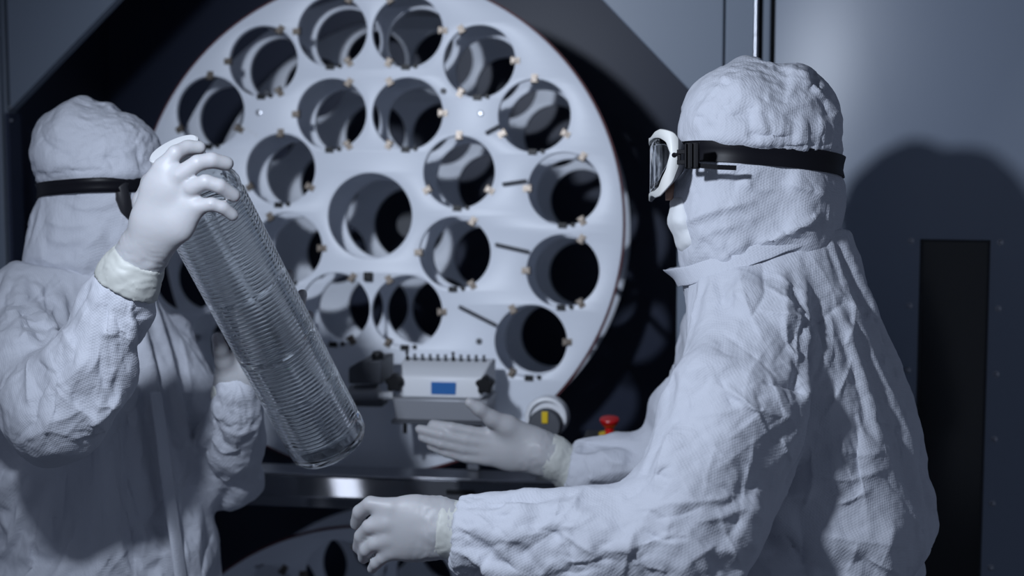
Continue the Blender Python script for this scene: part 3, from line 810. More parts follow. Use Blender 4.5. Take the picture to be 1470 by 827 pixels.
suitR.extra.append(cut(wRn, P(640, 758, 1.89)-P(700, 766, 1.885), .12)); suitR.extra.append(cut(wRf, P(800, 664, 2.34)-P(842, 674, 2.34), .10))
ZC = .94
def pinsR(vs):
    p = np.maximum(near(vs, wRn, .04, .065), near(vs, wRf, .035, .055))
    p = np.maximum(p, np.clip(1-np.abs((vs-pA)@nR)/.03, 0, 1)*(((vs-pA)@nR) > -.03)*(np.linalg.norm(vs-(pA+pB)/2, axis=1) < .25))
    return np.maximum(p, np.clip((ZC+.07-vs[:, 2])/.03, 0, 1))
personR = thing('person', 'person in white hooded coverall and goggles facing left with both hands reaching out', 'person', (hipz[0], hipz[1], 0), 'clean room workers')
v, q = dress(suitR, pinsR, ZC, 20, 11, .35, 1.09, gdir=(2.5, 0, -8.0), exa=.4, bend=1.5, split=2)
linesR = [([(875, 668), (934, 737), (985, 777)], .008, .008), ([(862, 678), (915, 745), (965, 790)], .007, .007), ([(890, 655), (945, 722), (1000, 765)], .006, .007),
          ([(936, 725), (1005, 722), (1072, 708)], .006, .008), ([(861, 795), (914, 783), (970, 769)], .006, .006), ([(978, 600), (954, 658), (936, 721)], .006, .012),
          ([(978, 602), (1033, 596), (1085, 580)], .004, .010), ([(970, 540), (1017, 526), (1065, 530)], .004, .009), ([(806, 765), (816, 795), (822, 822)], .005, .007),
          ([(1195, 725), (1225, 716), (1252, 700)], .007, .006), ([(1108, 725), (1140, 770), (1175, 815)], .006, .010), ([(1284, 737), (1272, 785), (1256, 827)], .007, .012),
          ([(1218, 420), (1223, 460), (1212, 508)], .006, .006), ([(1018, 436), (1045, 430), (1075, 420)], .004, .008), ([(1113, 474), (1140, 500), (1171, 520)], -.005, .010),
          ([(1180, 640), (1235, 655), (1300, 640)], .006, .010), ([(1160, 680), (1215, 690), (1290, 668)], .007, .010), ([(1255, 560), (1285, 620), (1300, 680)], .005, .010),
          ([(1150, 560), (1190, 600), (1205, 660)], .007, .012), ([(1095, 430), (1160, 480), (1200, 545)], .005, .012), ([(1145, 345), (1185, 400), (1215, 470)], .004, .010),
          ([(1030, 640), (1060, 600), (1120, 560)], .004, .012), ([(1010, 690), (1070, 640), (1150, 580)], .005, .014), ([(700, 730), (760, 745), (830, 735)], .004, .010), ([(700, 780), (760, 768), (850, 752)], .004, .010),
          ([(850, 640), (880, 665), (905, 668)], .006, .008), ([(838, 650), (850, 680), (845, 700)], .005, .006), ([(1050, 760), (1090, 790), (1120, 827)], .006, .012), ([(1300, 720), (1325, 770), (1318, 827)], .005, .010)]
v = creased(v, q, linesR, ((930, 400, 1330, 827), 75, -60, 38, (50, 150), .006), 3)
v = creased(v, q, [], ((670, 700, 980, 827), 30, 20, 35, (35, 110), .0055), 4)
v = pleats(v, q, wRn, P(700, 766, 1.885)-wRn, 11, .0022, .02, .075, 12); v = pleats(v, q, wRf, P(842, 674, 2.34)-wRf, 8, .002, .02, .06, 14)
lo, hi = suitR.bounds(.02); hi[2] = ZC+.012; lo[2] = .06; legv = nets(suitR, lo, hi, .016)
v, q = joined([(v, q), legv])
covR = link('coverall', np_mesh(v, q), M_suit, personR)
# collar
G = band_on(lambda X: suitR.col(X), (pA+pB)/2 - nR*.004, nR, .026, seg=90, off=.008, flare=.005, rows=5, rmax=.25)
tip = np.exp(-((np.linspace(0, 2*math.pi, 90)-math.pi)/.35)**2)
G[3] -= RT*(.006*tip)[:, None]; G[4] -= RT*(.012*tip)[:, None]
G += .0008*waves(5, .07)(G)[..., None]*nR
thick(link('collar', strip_mesh(G[:, :-1], True), M_suit, covR), .002, 0).modifiers.new('s', 'SUBSURF').levels = 1
# hood
DH = 2.03
hoodR = Garment(None, .03)
hoodR.limb(L((1073, 187, DH, 103, .98), (1108, 192, DH, 102, .98)), .03)
hoodR.limb(L((1066, 104, DH, 20, 1), (1082, 102, DH, 18, 1.2)), .018)
hoodR.limb(L((1060, 268, DH, 93, .95), (1118, 262, DH, 90, .95)), .03)
hoodR.limb(L((1060, 318, DH, 93, .9), (1120, 300, DH, 94, .95)), .02)
hoodR.limb(L((1070, 372, DH+.02, 88, .95), (1105, 375, DH+.03, 92, .95)), .03)
sa, sb = P(975, 224, DH), P(1197, 244, DH); nS = plane_of(sa, sb); sc = (sa+sb)/2
hoodR.extra.append(lambda X, D: D + .0075*np.exp(-((((X-sc)@nS) - .010*0)/.013)**2))
fa = P(964, 250, DH)
hoodR.extra.append(cut(P(961, 260, DH), -RT+.05*UP, .3))
hoodR.extra.append(cut(P(1090, 425, DH), -UP, .3))
def pinsHR(vs):
    p = np.clip(1.4-np.abs((vs-sc)@nS)/.015, 0, 1)
    p = np.maximum(p, np.clip((((vs-P(1090, 385, DH))@-UP)+.0)/.01, 0, 1))
    return np.maximum(p, near((vs@RT)[:, None], P(961, 260, DH)@RT, .006, .014))
v, q = dress(hoodR, pinsHR, None, 16, 31, .35, 1.09, h=.0065, inset=.012, gdir=(0, 0, -9.8), post=.0003, exa=.5, bend=1.5, seed_amp=.003)
hoodRo = link('hood', np_mesh(creased(v, q, [([(1073, 150), (1076, 180), (1079, 208)], -.005, .006), ([(1013, 142), (1000, 168), (994, 195)], .004, .006), ([(1122, 180), (1112, 195), (1108, 212)], .003, .005), ([(1145, 185), (1140, 200), (1136, 216)], .003, .005), ([(1060, 108), (1063, 130), (1064, 150)], .003, .005),
          ([(1188, 302), (1150, 318), (1120, 335), (1076, 352)], .017, .007), ([(974, 328), (1005, 312), (1042, 298), (1110, 284)], .010, .008), ([(1060, 258), (1085, 275), (1130, 270)], .005, .007), ([(1000, 345), (1030, 330), (1065, 322)], .005, .008), ([(985, 380), (1005, 350), (1012, 320)], .004, .007), ([(1120, 260), (1160, 275), (1195, 285)], .011, .008), ([(1030, 385), (1050, 360), (1085, 345)], .005, .007),
          *[([(x_, 212+(x_-1080)*.14), (x_-3+dx_*.5, 192+(x_-1080)*.12), (x_-4+dx_, 170+(x_-1080)*.05-dx_)], .0045, .0045) for x_, dx_ in ((1092, 8), (1104, -2), (1118, 12), (1131, 4), (1144, 14), (1156, 6), (1168, 16), (1178, 10), (1188, 14))],
          ([(1165, 130), (1185, 150), (1195, 175)], -.006, .008), ([(1120, 95), (1150, 108), (1185, 118)], .006, .006), ([(1135, 110), (1165, 125), (1200, 150)], .006, .006), ([(1050, 100), (1035, 125), (1005, 150)], .004, .006), ([(1025, 112), (1050, 118), (1058, 140)], .004, .005), ([(1020, 120), (1040, 140), (1055, 175)], .003, .008)], ((965, 90, 1205, 380), 34, 70, 45, (35, 90), .003), 6), q), M_hood, personR)
# goggles
mk = M(1, 1.95)
gogR, rimR = goggles(personR, P(964, 229, 2.035), -RT, UP, -FW, mk, .086, M_frame, M_skirt, bow=.74)
hs = lambda X: hoodR(X)
G = band_on(hs, sc + RT*.0, nS, M(31, 1.95), seg=120, off=.0015, yfun=lambda a: .004*math.cos(a)**2*0 + (.003 if True else 0), rows=4, rmax=.2)
st = link('strap', strip_mesh(G[:, :-1], True), M_strap, gogR); thick(st, .0022, 1); finish(st, .0004)
bc = P(994, 223.5, 1.925); b = MB()
nx = RT*.93 - FW*.36; nx /= np.linalg.norm(nx); nz = np.cross(nx, UP); nz *= np.sign(nz@-FW)
b.obox(bc, nx, UP, nz, M(10, 1.93), M(19, 1.93), .0035); 
for dx_ in (-.008, .0, .008): b.obox(bc+nx*dx_+nz*.004, nx, UP, nz, .0016, M(17.5, 1.93), .0028)
b.build('buckle', M_buckle, gogR, bevel=.0008)
b = MB(); b.obox(P(979, 218, 1.932), nx, UP, nz, M(7, 1.93), M(3.2, 1.93), .0022); b.obox(P(979, 233, 1.932), nx, UP, nz, M(7, 1.93), M(3.2, 1.93), .0022); b.obox(P(975, 225, 1.936), nx, UP, nz, M(2.5, 1.93), M(10, 1.93), .002); b.build('strap_loop', M_buckle, gogR, bevel=.0006)
b = MB(); b.lathe([(.0035, 0), (.0035, .004), (.0025, .005), (.0, .0052)], P(967.5, 223, 1.951), -FW, 14, False); b.lathe([(.0022, 0), (.0022, .005), (.0, .0055)], P(971, 222, 1.949), -FW, 12, False); b.build('hinge_stud', M_strap, gogR)
tail = [P(1000, 237.5, 1.922), P(1030, 240, 1.916), P(1057, 241, 1.913)]
b = MB()
for a_, b2 in zip(tail, tail[1:]):
    d_ = (b2-a_); l_ = np.linalg.norm(d_); d_ /= l_; b.obox((a_+b2)/2, d_, np.cross(d_, FW), FW, l_/2, M(3.5, 1.9), .001)
b.build('strap_tail', M_buckle, gogR)
# mask
mg = Garment(None, .01); mg.limb(L((976, 292, 2.03, 13, 2.8), (977, 318, 2.03, 17, 2.4), (990, 345, 2.03, 20, 2)), .012)
lo, hi = mg.bounds(.01); v, q = nets(mg, lo, hi, .005); v = v + normals(v, q)*(.0005*crumple(v, .03, 2))[:, None]
link('face_mask', np_mesh(v, q), M_mask, personR)
# gloves
dC = 2.33
handC = [(L((826, 678, 2.34, 29, 1), (795, 658, 2.335, 29, 1), (772, 648, 2.333, 29, .9)), .012),
         (L((772, 648, dC, 29, .85), (735, 640, dC, 29, .6), (706, 632, dC, 22, .55)), .015), (L((772, 650, dC, 24, .8), (735, 652, dC, 21, .6), (700, 652, dC, 17, .6)), .015),
         (L((760, 632, dC, 20, .8), (728, 612, dC-.012, 16, .9), (706, 601, dC-.02, 11.5, 1), (688, 587, dC-.03, 9.5, 1), (674, 578, dC-.035, 7.5, 1)), .012),
         (L((712, 627, dC, 11, 1), (676, 620, dC-.004, 8.6, 1), (648, 614, dC-.006, 8, 1), (621, 609, dC+.004, 6.8, 1)), .003),
         (L((708, 637, dC, 11, 1), (668, 632, dC-.006, 8.8, 1), (634, 624, dC-.008, 8.2, 1), (602, 616, dC+.004, 6.8, 1)), .003),
         (L((704, 648, dC, 11, 1), (666, 644, dC-.004, 8.6, 1), (634, 637, dC-.006, 7.8, 1), (606, 628, dC+.006, 6.6, 1)), .003),
         (L((700, 659, dC, 10, 1), (668, 657, dC, 7.8, 1), (641, 650, dC, 7, 1), (618, 641, dC+.008, 6, 1)), .003)]
dD = 1.885
handD = [(L((668, 763, dD, 40, .85), (640, 760, dD, 39, .85), (622, 757, dD, 38, .8)), .012),
         (L((622, 752, dD, 37, .7), (590, 750, dD-.004, 38, .5), (562, 744, dD-.006, 28, .5)), .015), (L((622, 765, dD, 33, .7), (590, 771, dD-.002, 33, .5), (564, 780, dD-.004, 24, .5)), .015),
         (L((562, 730, dD-.006, 15, .9), (532, 724, dD-.002, 11.8, 1), (517, 735, dD+.012, 11, 1), (512, 752, dD+.03, 10, 1)), .004),
         (L((556, 752, dD-.010, 14, .9), (531, 756, dD-.004, 11.4, 1), (519, 770, dD+.010, 10.8, 1), (515, 786, dD+.028, 9.6, 1)), .004),
         (L((556, 774, dD-.008, 13, .9), (538, 781, dD-.004, 10.6, 1), (526, 790, dD+.006, 10, 1), (522, 801, dD+.022, 9, 1)), .004),
         (L((562, 792, dD-.004, 12, .9), (549, 801, dD, 9.4, 1), (540, 809, dD+.006, 8.8, 1), (534, 817, dD+.016, 7.6, 1)), .004),
         (L((600, 735, dD+.02, 16, 1), (575, 728, dD+.045, 12.5, 1), (552, 738, dD+.06, 11, 1), (534, 750, dD+.066, 9, 1)), .012)]
def glove(person, hand, cutpt, cutn, ring=True):
    v, q, g = glove_mesh(hand, cutpt, cutn)
    N = normals(v, q)
    wr = hand[0][0]; a_ = wr[-1][0]; ax = wr[0][0]-a_; ax /= np.linalg.norm(ax); t = (v-a_)@ax
    amp = np.clip((t+.035)/.03, 0, 1)
    v = v + N*(amp*(.0004*np.sin(t*700+2.5*waves(3, .03)(v)) + .0005*crumple(v, .04, 8)))[:, None]
    o = link('glove', np_mesh(v, q), M_glove, person)
    st = [(p, r+.0021, k_) for p, r, k_ in wr]; c_ = Garment(None, .012); c_.limb(st, .012)
    c_.extra.append(cut(cutpt + .002*cutn/np.linalg.norm(cutn), cutn, .15)); e_ = wr[-1][0]; c_.extra.append(cut(e_ + (wr[0][0]-e_)*.12, e_-wr[0][0], .15))
    lo, hi = c_.bounds(.01); v, q = nets(c_, lo, hi, .0032); N = normals(v, q); t = (v-a_)@ax
    v = v + N*(.0005*np.sin(t*640+2.6*waves(4, .03)(v)) + .0005*crumple(v, .04, 9))[:, None]
    link('cuff', np_mesh(v, q), M_cuff, o); return o
glove(personR, handC, P(824, 677, 2.34), P(850, 688, 2.34)-P(800, 662, 2.34))
glove(personR, handD, P(668, 763, dD), P(700, 768, dD)-P(640, 760, dD))
# body under the clothes
thin = lambda st, d: [(p, max(r-d, .02), q) for p, r, q in st]
hR = face(P(1061, 248, DH), -RT, UP, -FW)
bR = dict(trunk=column([(400, 1000, 1215, DR, .12), (440, 1025, 1235, DR, .165), (520, 1025, 1260, DR, .18), (640, 1030, 1275, DR, .16), (760, 1030, 1290, DR, .155), (930, 1040, 1270, DR, .155)], turn=math.radians(28)),
          limbs=hR + [(L((1085, 330, DH, 50), (1110, 430, DR, 55)), .03)] + [(thin(a, .04), .03) for a in (armRn, armRf)] + [(thin(foreRn, .034), .03), (thin(foreRf, .018), .03)] + [(thin(l, .03), .03) for l in legR])
person_body(personR, bR, [handC, handD])
def boots(person, legs, F):
    for l in legs:
        an = l[-1][0]; g = Garment(None, .03); F2 = np.array([F[0], F[1], 0]); F2 /= np.linalg.norm(F2)
        a_ = an.copy(); a_[2] = .055; g.limb([(a_-F2*.05, .052, .9), (a_+F2*.07, .05, .95), (a_+F2*.15, .04, 1)], .03); g.limb([(a_, .06, 1), (an+[0, 0, .12], .082, 1)], .03)
        g.extra.append(lambda X, D: np.maximum(D, .003-X[..., 2]))
        lo, hi = g.bounds(.01); v, q = nets(g, lo, hi, .01); link('boot', np_mesh(v, q), M_boot, person)
boots(personR, legR, -RT)

# ------------------------------------------------------------------ person on the left
DL = 2.38
trunkL = column([(385, 40, 190, DL-.06, .09), (405, 12, 205, DL-.05, .12), (430, -20, 228, DL-.03, .17), (470, -40, 256, DL, .20), (520, -38, 270, DL, .21), (600, -30, 281, DL, .21), (680, -24, 296, DL, .205), (760, -16, 307, DL, .20), (830, -12, 313, DL, .20), (930, -8, 318, DL, .20)])
armLn = L((30, 452, 2.22, 74, .9), (28, 530, 2.08, 76, .95), (62, 588, 1.985, 66, 1))
foreLn = L((62, 588, 1.985, 66, 1), (118, 520, 1.97, 66, 1), (160, 450, 1.96, 52, 1), (182, 408, 1.95, 37, 1), (192, 388, 1.945, 32, 1))
armLf = L((225, 490, 2.5, 62, 1), (300, 600, 2.45, 52, 1), (326, 678, 2.40, 44, 1))
foreLf = L((326, 678, 2.40, 44, 1), (334, 628, 2.32, 44, 1), (339, 590, 2.25, 38, 1), (340, 560, 2.22, 30, 1))
suitL = Garment(trunkL, .035)
suitL.limb(armLn, .04); suitL.limb(foreLn, .035); suitL.limb(armLf, .035); suitL.limb(foreLf, .03)
legL = []; hipl = P(150, 930, DL)
for s_, dx in ((-.10, .0), (.10, -.01)):
    b0 = hipl + FW*s_ + RT*dx; b0[2] = .90
    kn = b0 + np.array([.02, 0, 0]); kn[2] = .5; an = b0 + np.array([-.02, 0, 0]); an[2] = .10
    legL.append([(b0, .125, .8), (kn, .095, .95), (an, .075, 1)]); suitL.limb(legL[-1], .03)
lA, lB = P(38, 374, DL-.06), P(190, 400, DL-.06); nL = plane_of(lA, lB)
suitL.extra.append(cut((lA+lB)/2, nL, .2))
wLn, wLf = P(184, 404, 1.95), P(340, 568, 2.22)
ZL = .86
def pinsL(vs):
    p = np.maximum(near(vs, wLn, .038, .06), near(vs, wLf, .04, .055))
    p = np.maximum(p, np.clip(1-np.abs((vs-lA)@nL)/.03, 0, 1)*(np.linalg.norm(vs-(lA+lB)/2, axis=1) < .2))
    return np.maximum(p, np.clip((ZL+.07-vs[:, 2])/.03, 0, 1))
personL = thing('person', 'person in white hooded coverall seen from behind lifting the glass bottle', 'person', (hipl[0], hipl[1], 0), 'clean room workers')
v, q = dress(suitL, pinsL, ZL, 20, 51, .4, 1.09, gdir=(.5, 0, -9.6), exa=.4, bend=1.5, split=2)
linesL = [([(47, 500), (42, 550), (45, 600)], .009, .008), ([(178, 556), (150, 588), (109, 612)], .009, .008), ([(160, 447), (138, 512), (120, 548)], .005, .007), ([(189, 454), (186, 480), (180, 508)], .005, .006), ([(24, 458), (50, 470), (85, 462)], .006, .008), ([(10, 500), (40, 480), (90, 490)], .005, .008),
          ([(205, 472), (232, 549), (250, 660)], .006, .008), ([(254, 472), (268, 530), (286, 657)], .006, .008), ([(163, 659), (187, 752), (196, 827)], -.007, .007), ([(60, 707), (45, 770), (42, 827)], -.008, .008), ([(251, 683), (260, 770), (274, 819)], .005, .008), ([(175, 660), (200, 740), (212, 827)], .005, .009),
          ([(100, 440), (130, 430), (165, 440)], .004, .006), ([(70, 560), (100, 545), (140, 500)], .005, .009), ([(60, 610), (95, 600), (130, 575)], .005, .008), ([(300, 620), (320, 650), (355, 640)], .005, .008), ([(295, 660), (325, 690), (350, 670)], .005, .008), ([(45, 400), (60, 430), (100, 425)], .005, .008), ([(150, 560), (130, 600), (128, 630)], .006, .008)]
v = creased(v, q, linesL, ((0, 410, 215, 640), 45, 60, 40, (40, 120), .0042), 8)
v = creased(v, q, [], ((0, 600, 310, 827), 26, 85, 18, (70, 190), .0045), 9)
v = pleats(v, q, wLf, P(339, 590, 2.25)-wLf, 8, .0008, .02, .06, 15)
lo, hi = suitL.bounds(.02); hi[2] = ZL+.012; lo[2] = .06
v, q = joined([(v, q), nets(suitL, lo, hi, .016)])
covL = link('coverall', np_mesh(v, q), M_suit, personL)
G = band_on(lambda X: suitL.col(X), (lA+lB)/2 - nL*.006, nL, .03, seg=90, off=.004, flare=.006, rows=5, rmax=.25)
G += .0015*waves(9, .05)(G)[..., None]*nL
thick(link('collar', strip_mesh(G[:, :-1], True), M_suit, covL), .002, 0).modifiers.new('s', 'SUBSURF').levels = 1
# front flap that covers the zip
fp = [(222, 560), (231, 610), (238, 680), (247, 740), (256, 800), (262, 850), (266, 900)]
V = []
for x_, y_ in fp:
    row = []
    for k_ in range(5):
        r_ = ray(x_-9+4.5*k_, y_); l_, u_ = 1.9, 2.5
        tt = np.linspace(1.95, 2.6, 260); dd = suitL.col(CAM+r_[None]*tt[:, None]); i_ = np.argmax(dd < 0); row.append(CAM+r_*(tt[i_]-.010-.004*math.sin(k_)))
    V.append(row)
fl = link('zip_flap', strip_mesh(np.array(V), False), M_suit, covL); thick(fl, .003, 0); fl.modifiers.new('s', 'SUBSURF').levels = 2
# hood
DG = 2.30
hoodL = Garment(None, .03)
hoodL.limb(L((130, 228, DG, 84, 1.1), (152, 240, DG, 88, 1.1)), .03)
hoodL.limb(L((85, 185, DG, 24, 1.5), (110, 175, DG, 30, 1.5)), .03)
hoodL.limb(L((128, 300, DG, 70, 1), (140, 300, DG, 72, 1)), .03)
hoodL.limb(L((110, 345, DG, 70, 1), (150, 348, DG, 72, 1)), .025)
hoodL.limb(L((100, 390, DG+.01, 66, 1), (136, 392, DG+.01, 70, 1)), .025)
ka, kb = P(60, 276, DG), P(205, 270, DG); nK = plane_of(ka, kb); kc = (ka+kb)/2
hoodL.extra.append(lambda X, D: D + .008*np.exp(-(((X-kc)@nK)/.013)**2))
hoodL.extra.append(cut(P(120, 430, DG), -UP, .3))
def pinsHL(vs):
    p = np.clip(1.4-np.abs((vs-kc)@nK)/.015, 0, 1)
    return np.maximum(p, np.clip((((vs-P(120, 395, DG))@-UP)+.0)/.01, 0, 1))
v, q = dress(hoodL, pinsHL, None, 16, 71, .4, 1.09, h=.0065, inset=.012, post=.0003, exa=.5, bend=1.5)
link('hood', np_mesh(creased(v, q, [([(149, 215), (158, 232), (167, 252)], -.004, .006), ([(194, 198), (200, 230), (203, 258)], -.004, .006), ([(147, 190), (150, 205), (152, 225)], .003, .006), ([(74, 168), (82, 185), (84, 215)], .003, .007), ([(62, 315), (90, 325), (145, 322)], .006, .008), ([(105, 398), (118, 360), (160, 325)], .005, .008), ([(60, 340), (95, 350), (130, 345)], .005, .008), ([(90, 290), (120, 300), (165, 295)], .004, .007), ([(50, 365), (80, 380), (110, 372)], .004, .007)], ((50, 150, 215, 390), 26, 70, 45, (30, 80), .0028), 7), q), M_hood, personL)
FL = RT*.94 + FW*.34; NL = -FW*.94 + RT*.34
gogL, _ = goggles(personL, P(160, 275, DG+.01), FL, UP, NL, M(.95, 2.25), .100, M_frameb, M_frameb)
G = band_on(lambda X: hoodL(X), kc, nK, M(21, 2.2), seg=120, off=.0015, rows=4, rmax=.2)
st = link('strap', strip_mesh(G[:, :-1], True), M_strap, gogL); thick(st, .0022, 1)
# gloves
a9 = 1.90
handA = [(L((174, 428, 1.952, 47, .95), (186, 398, 1.942, 43, .95), (205, 362, 1.93, 35, .9)), .012),
         (L((206, 362, 1.928, 31, .85), (222, 318, 1.905, 33, .6), (242, 268, 1.893, 27, .5), (250, 256, 1.89, 20, .55)), .012), (L((212, 358, 1.925, 30, .8), (252, 320, 1.90, 28, .6), (276, 297, 1.892, 20, .6)), .012),
         (L((214, 330, 1.91, 22, .8), (226, 270, 1.90, 22, .6), (234, 240, 1.895, 14, .8)), .012),
         (L((234, 242, 1.895, 13.5, .95), (252, 220, 1.893, 11.6, 1), (270, 212, 1.908, 11.2, 1), (286, 212, 1.915, 10.2, 1)), .005),
         (L((258, 252, 1.888, 14, .95), (284, 234, 1.884, 12, 1), (304, 230, 1.890, 11.6, 1), (325, 235, 1.903, 10.8, 1)), .004),
         (L((276, 270, 1.887, 13, .95), (295, 261, 1.880, 11, 1), (315, 267, 1.884, 10.8, 1), (336, 281, 1.90, 10.2, 1)), .004),
         (L((284, 297, 1.890, 12, .95), (304, 293, 1.886, 10, 1), (320, 298, 1.890, 9.4, 1), (334, 309, 1.90, 9, 1)), .004),
         (L((210, 325, 1.92, 19, 1), (206, 290, 1.945, 15, 1), (216, 262, 1.975, 12.5, 1), (232, 244, 1.995, 10.5, 1)), .012)]
dB = 2.20
handB = [(L((341, 590, 2.26, 34, 1), (340, 562, 2.235, 32, 1), (340, 542, 2.225, 29, .95)), .012),
         (L((340, 542, 2.225, 28, .85), (362, 505, 2.215, 26, .55), (384, 468, 2.21, 20, .5)), .015), (L((345, 545, 2.225, 26, .85), (378, 512, 2.215, 22, .55), (404, 482, 2.21, 16, .55)), .015),
         (L((332, 545, 2.22, 18, 1), (322, 518, 2.195, 13, 1), (317, 502, 2.18, 10, 1), (312, 485, 2.17, 8.2, 1)), .012),
         (L((386, 462, 2.21, 11, 1), (400, 430, 2.21, 9.4, 1), (411, 410, 2.19, 9, 1), (416, 394, 2.165, 7.6, 1)), .004),
         (L((398, 470, 2.21, 11, 1), (418, 448, 2.21, 9.4, 1), (430, 436, 2.19, 9, 1), (434, 422, 2.165, 7.6, 1)), .004),
         (L((404, 480, 2.21, 10.5, 1), (424, 470, 2.21, 9, 1), (438, 464, 2.195, 8.6, 1), (444, 452, 2.175, 7.2, 1)), .004),
         (L((408, 490, 2.21, 9.5, 1), (428, 490, 2.21, 8, 1), (440, 488, 2.20, 7.4, 1), (447, 480, 2.185, 6.4, 1)), .004)]
glove(personL, handA, P(181, 412, 1.945), P(168, 440, 1.95)-P(194, 386, 1.94))
glove(personL, handB, P(341, 588, 2.26), P(342, 610, 2.28)-P(340, 560, 2.23))
hL = face(P(160, 292, DG+.01), FL, UP, NL, .86)
bL = dict(trunk=column([(405, 40, 185, DL-.03, .11), (440, 10, 205, DL, .16), (520, 10, 225, DL, .17), (680, 20, 245, DL, .155), (930, 40, 265, DL, .155)]),
          limbs=hL + [(L((115, 350, DG, 48), (118, 430, DL, 52)), .03)] + [(thin(a, .028), .03) for a in (armLn, armLf)] + [(thin(foreLn, .02), .03), (thin(foreLf, .014), .03)] + [(thin(l, .03), .03) for l in legL])
person_body(personL, bL, [handA, handB])
boots(personL, legL, RT)

# ================================================================== glass roller bottle
M_glass = mat('clear_glass', srgb(253, 255, 255), .02, Transmission_Weight=1.0, IOR=1.47, Coat_Weight=1.0, Coat_Roughness=.05, Coat_IOR=1.6)
M_cap = mat('white_cap', srgb(226, 228, 230), .4)
cA, cB = P(248.5, 212, 1.95), P(475, 640, 2.205)
ax = (cB-cA); LB = np.linalg.norm(ax); ax /= LB
bot = thing('roller_bottle', 'long ribbed clear glass bottle with white cap held tilted in gloved hands', 'bottle', tuple(cB))
R0 = .0625
h_ = np.cross(ax, [0, 0, 1.]); h_ /= np.linalg.norm(h_); h2 = np.cross(ax, h_)
rib0, rib1, nr = .092, LB-.040, 62
ts = [(.032, .026), (.036, .028), (.042, .034), (.050, .046), (.058, .055), (.068, .0605), (.078, R0)]
for i in range(nr*10+1): ts.append((rib0+(rib1-rib0)*i/(nr*10), None))
ts += [(rib1+.006, R0), (LB-.022, R0), (LB-.010, R0-.0006), (LB-.004, R0-.004), (LB-.001, R0-.010), (LB-.0, R0-.018), (LB-.003, R0-.026), (LB-.004, .0)]
NS = 120
seams = [rib0 + (rib1-rib0)*f for f in (.335, .60, .80)]
Vo, Vi = [], []
for t, r in ts:
    for k_ in range(NS):
        a_ = 2*math.pi*k_/NS
        if r is None:
            ph = 2*(((t-rib0)/(rib1-rib0)*nr) % 1) - 1
            am = 1 - .9*math.exp(-(((a_*6/(2*math.pi)) % 1 - .5)/.07)**2)
            for sm_ in seams: am *= 1-math.exp(-((t-sm_)/.0042)**2)
            rr = R0 - .0021*am*ph*ph
            ri = R0 - .0045
        else: rr = r; ri = max(r-.004, 0.)
        d_ = math.cos(a_)*h_ + math.sin(a_)*h2
        Vo.append(cA+ax*t+d_*rr); Vi.append(cA+ax*(t if t < LB-.012 else LB-.012-.0008*(t-LB+.012))+d_*ri)
nt = len(ts); fs = []
for i in range(nt-1):
    for k_ in range(NS):
        k2 = (k_+1) % NS
        fs.append((i*NS+k_, i*NS+k2, (i+1)*NS+k2, (i+1)*NS+k_)); o_ = nt*NS
        if i < nt-2: fs.append((o_+i*NS+k_, o_+(i+1)*NS+k_, o_+(i+1)*NS+k2, o_+i*NS+k2))
for k_ in range(NS): k2 = (k_+1) % NS; fs.append((k_, nt*NS+k_, nt*NS+k2, k2))
fs.append(tuple(nt*NS+(nt-2)*NS+k_ for k_ in range(NS)))
me = mesh(Vo+Vi, fs); bm = bmesh.new(); bm.from_mesh(me); bmesh.ops.delete(bm, geom=[v for v in bm.verts if not v.link_faces], context='VERTS'); bmesh.ops.remove_doubles(bm, verts=bm.verts, dist=1e-6); bmesh.ops.recalc_face_normals(bm, faces=bm.faces); bm.to_mesh(me); bm.free()
link('glass_body', me, M_glass, bot); 
b = MB(); prof = [(.0, 0), (.034, 0), (.0362, .002), (.0365, .006), (.0365, .026), (.0358, .030), (.031, .030)]
b.lathe(prof, cA, ax, 64, False); b.build('cap', M_cap, bot, angle=40)

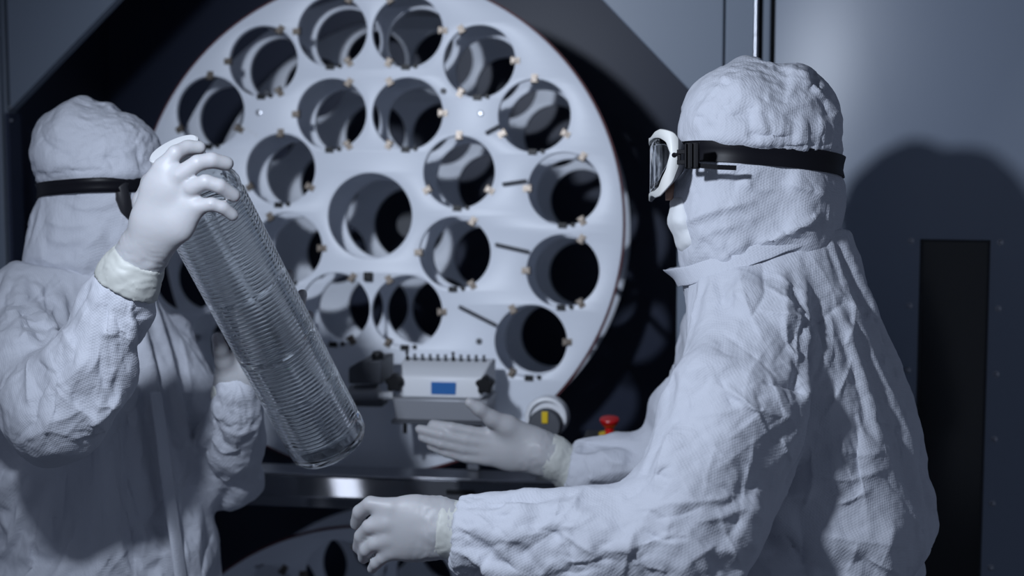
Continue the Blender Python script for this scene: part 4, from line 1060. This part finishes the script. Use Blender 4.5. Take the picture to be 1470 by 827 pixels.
# ================================================================== light and camera
def area(name, loc, target, size, energy, col, sy=None, spread=180):
    l = bpy.data.lights.new(name, 'AREA'); l.energy = energy; l.color = col; l.size = size; l.spread = math.radians(spread)
    if sy: l.shape = 'RECTANGLE'; l.size_y = sy
    o = bpy.data.objects.new(name, l); COL.objects.link(o); o.location = loc
    o.rotation_euler = (Vector(target)-Vector(loc)).to_track_quat('-Z', 'Y').to_euler(); return o
crown = P(1075, 84, 2.03); q = ond(1325, 206); sh = dp(q)
ld = crown-sh; ld /= np.linalg.norm(ld)
KEY = crown + ld*KEYD
kl = bpy.data.lights.new('key_lamp', 'SPOT'); kl.energy = KEYE; kl.color = (.77, .855, 1.0); kl.spot_size = math.radians(104); kl.spot_blend = 1.; kl.shadow_soft_size = .045
ko = bpy.data.objects.new('key_lamp', kl); COL.objects.link(ko); ko.location = KEY; ko.rotation_euler = (Vector(P(830, 380, 2.2))-Vector(KEY)).to_track_quat('-Z', 'Y').to_euler()
rp = PY(497, 702, ry+.005); vi = (rp-CAM)/np.linalg.norm(rp-CAM); rn = np.array([0, -(z1-z0), sl]); rn /= np.linalg.norm(rn)
rd = vi - 2*(vi@rn)*rn; rl = rp + rd*((2.66-rp[2])/rd[2])
area('ceiling_light', tuple(rl), (rl[0], rl[1], 0), .09, CEILE, (.82, .88, 1.0), .4)
w = bpy.data.worlds.new('world'); S.world = w; w.use_nodes = True
w.node_tree.nodes['Background'].inputs[0].default_value = (.58, .68, .92, 1); w.node_tree.nodes['Background'].inputs[1].default_value = WORLDE
cd = bpy.data.cameras.new('camera'); cam = bpy.data.objects.new('camera', cd); COL.objects.link(cam); S.camera = cam
cam.location = CAM; cam.rotation_euler = Vector(FW).to_track_quat('-Z', 'Y').to_euler()
cd.sensor_width = 36; cd.lens = FPX*36/IW; cd.clip_start = .05
cd.dof.use_dof = True; cd.dof.focus_distance = 1.98; cd.dof.aperture_fstop = 2.2; cd.dof.aperture_blades = 9
S.view_settings.view_transform = 'Standard'; S.view_settings.look = 'None'; S.view_settings.gamma = 1; S.view_settings.use_curve_mapping = False
S.view_settings.exposure = EXPO
S.cycles.transmission_bounces = 14; S.cycles.max_bounces = 16; S.cycles.glossy_bounces = 6; S.cycles.diffuse_bounces = 4; S.cycles.transparent_max_bounces = 16
S.cycles.sample_clamp_indirect = 6; S.cycles.caustics_refractive = True; S.cycles.blur_glossy = 0
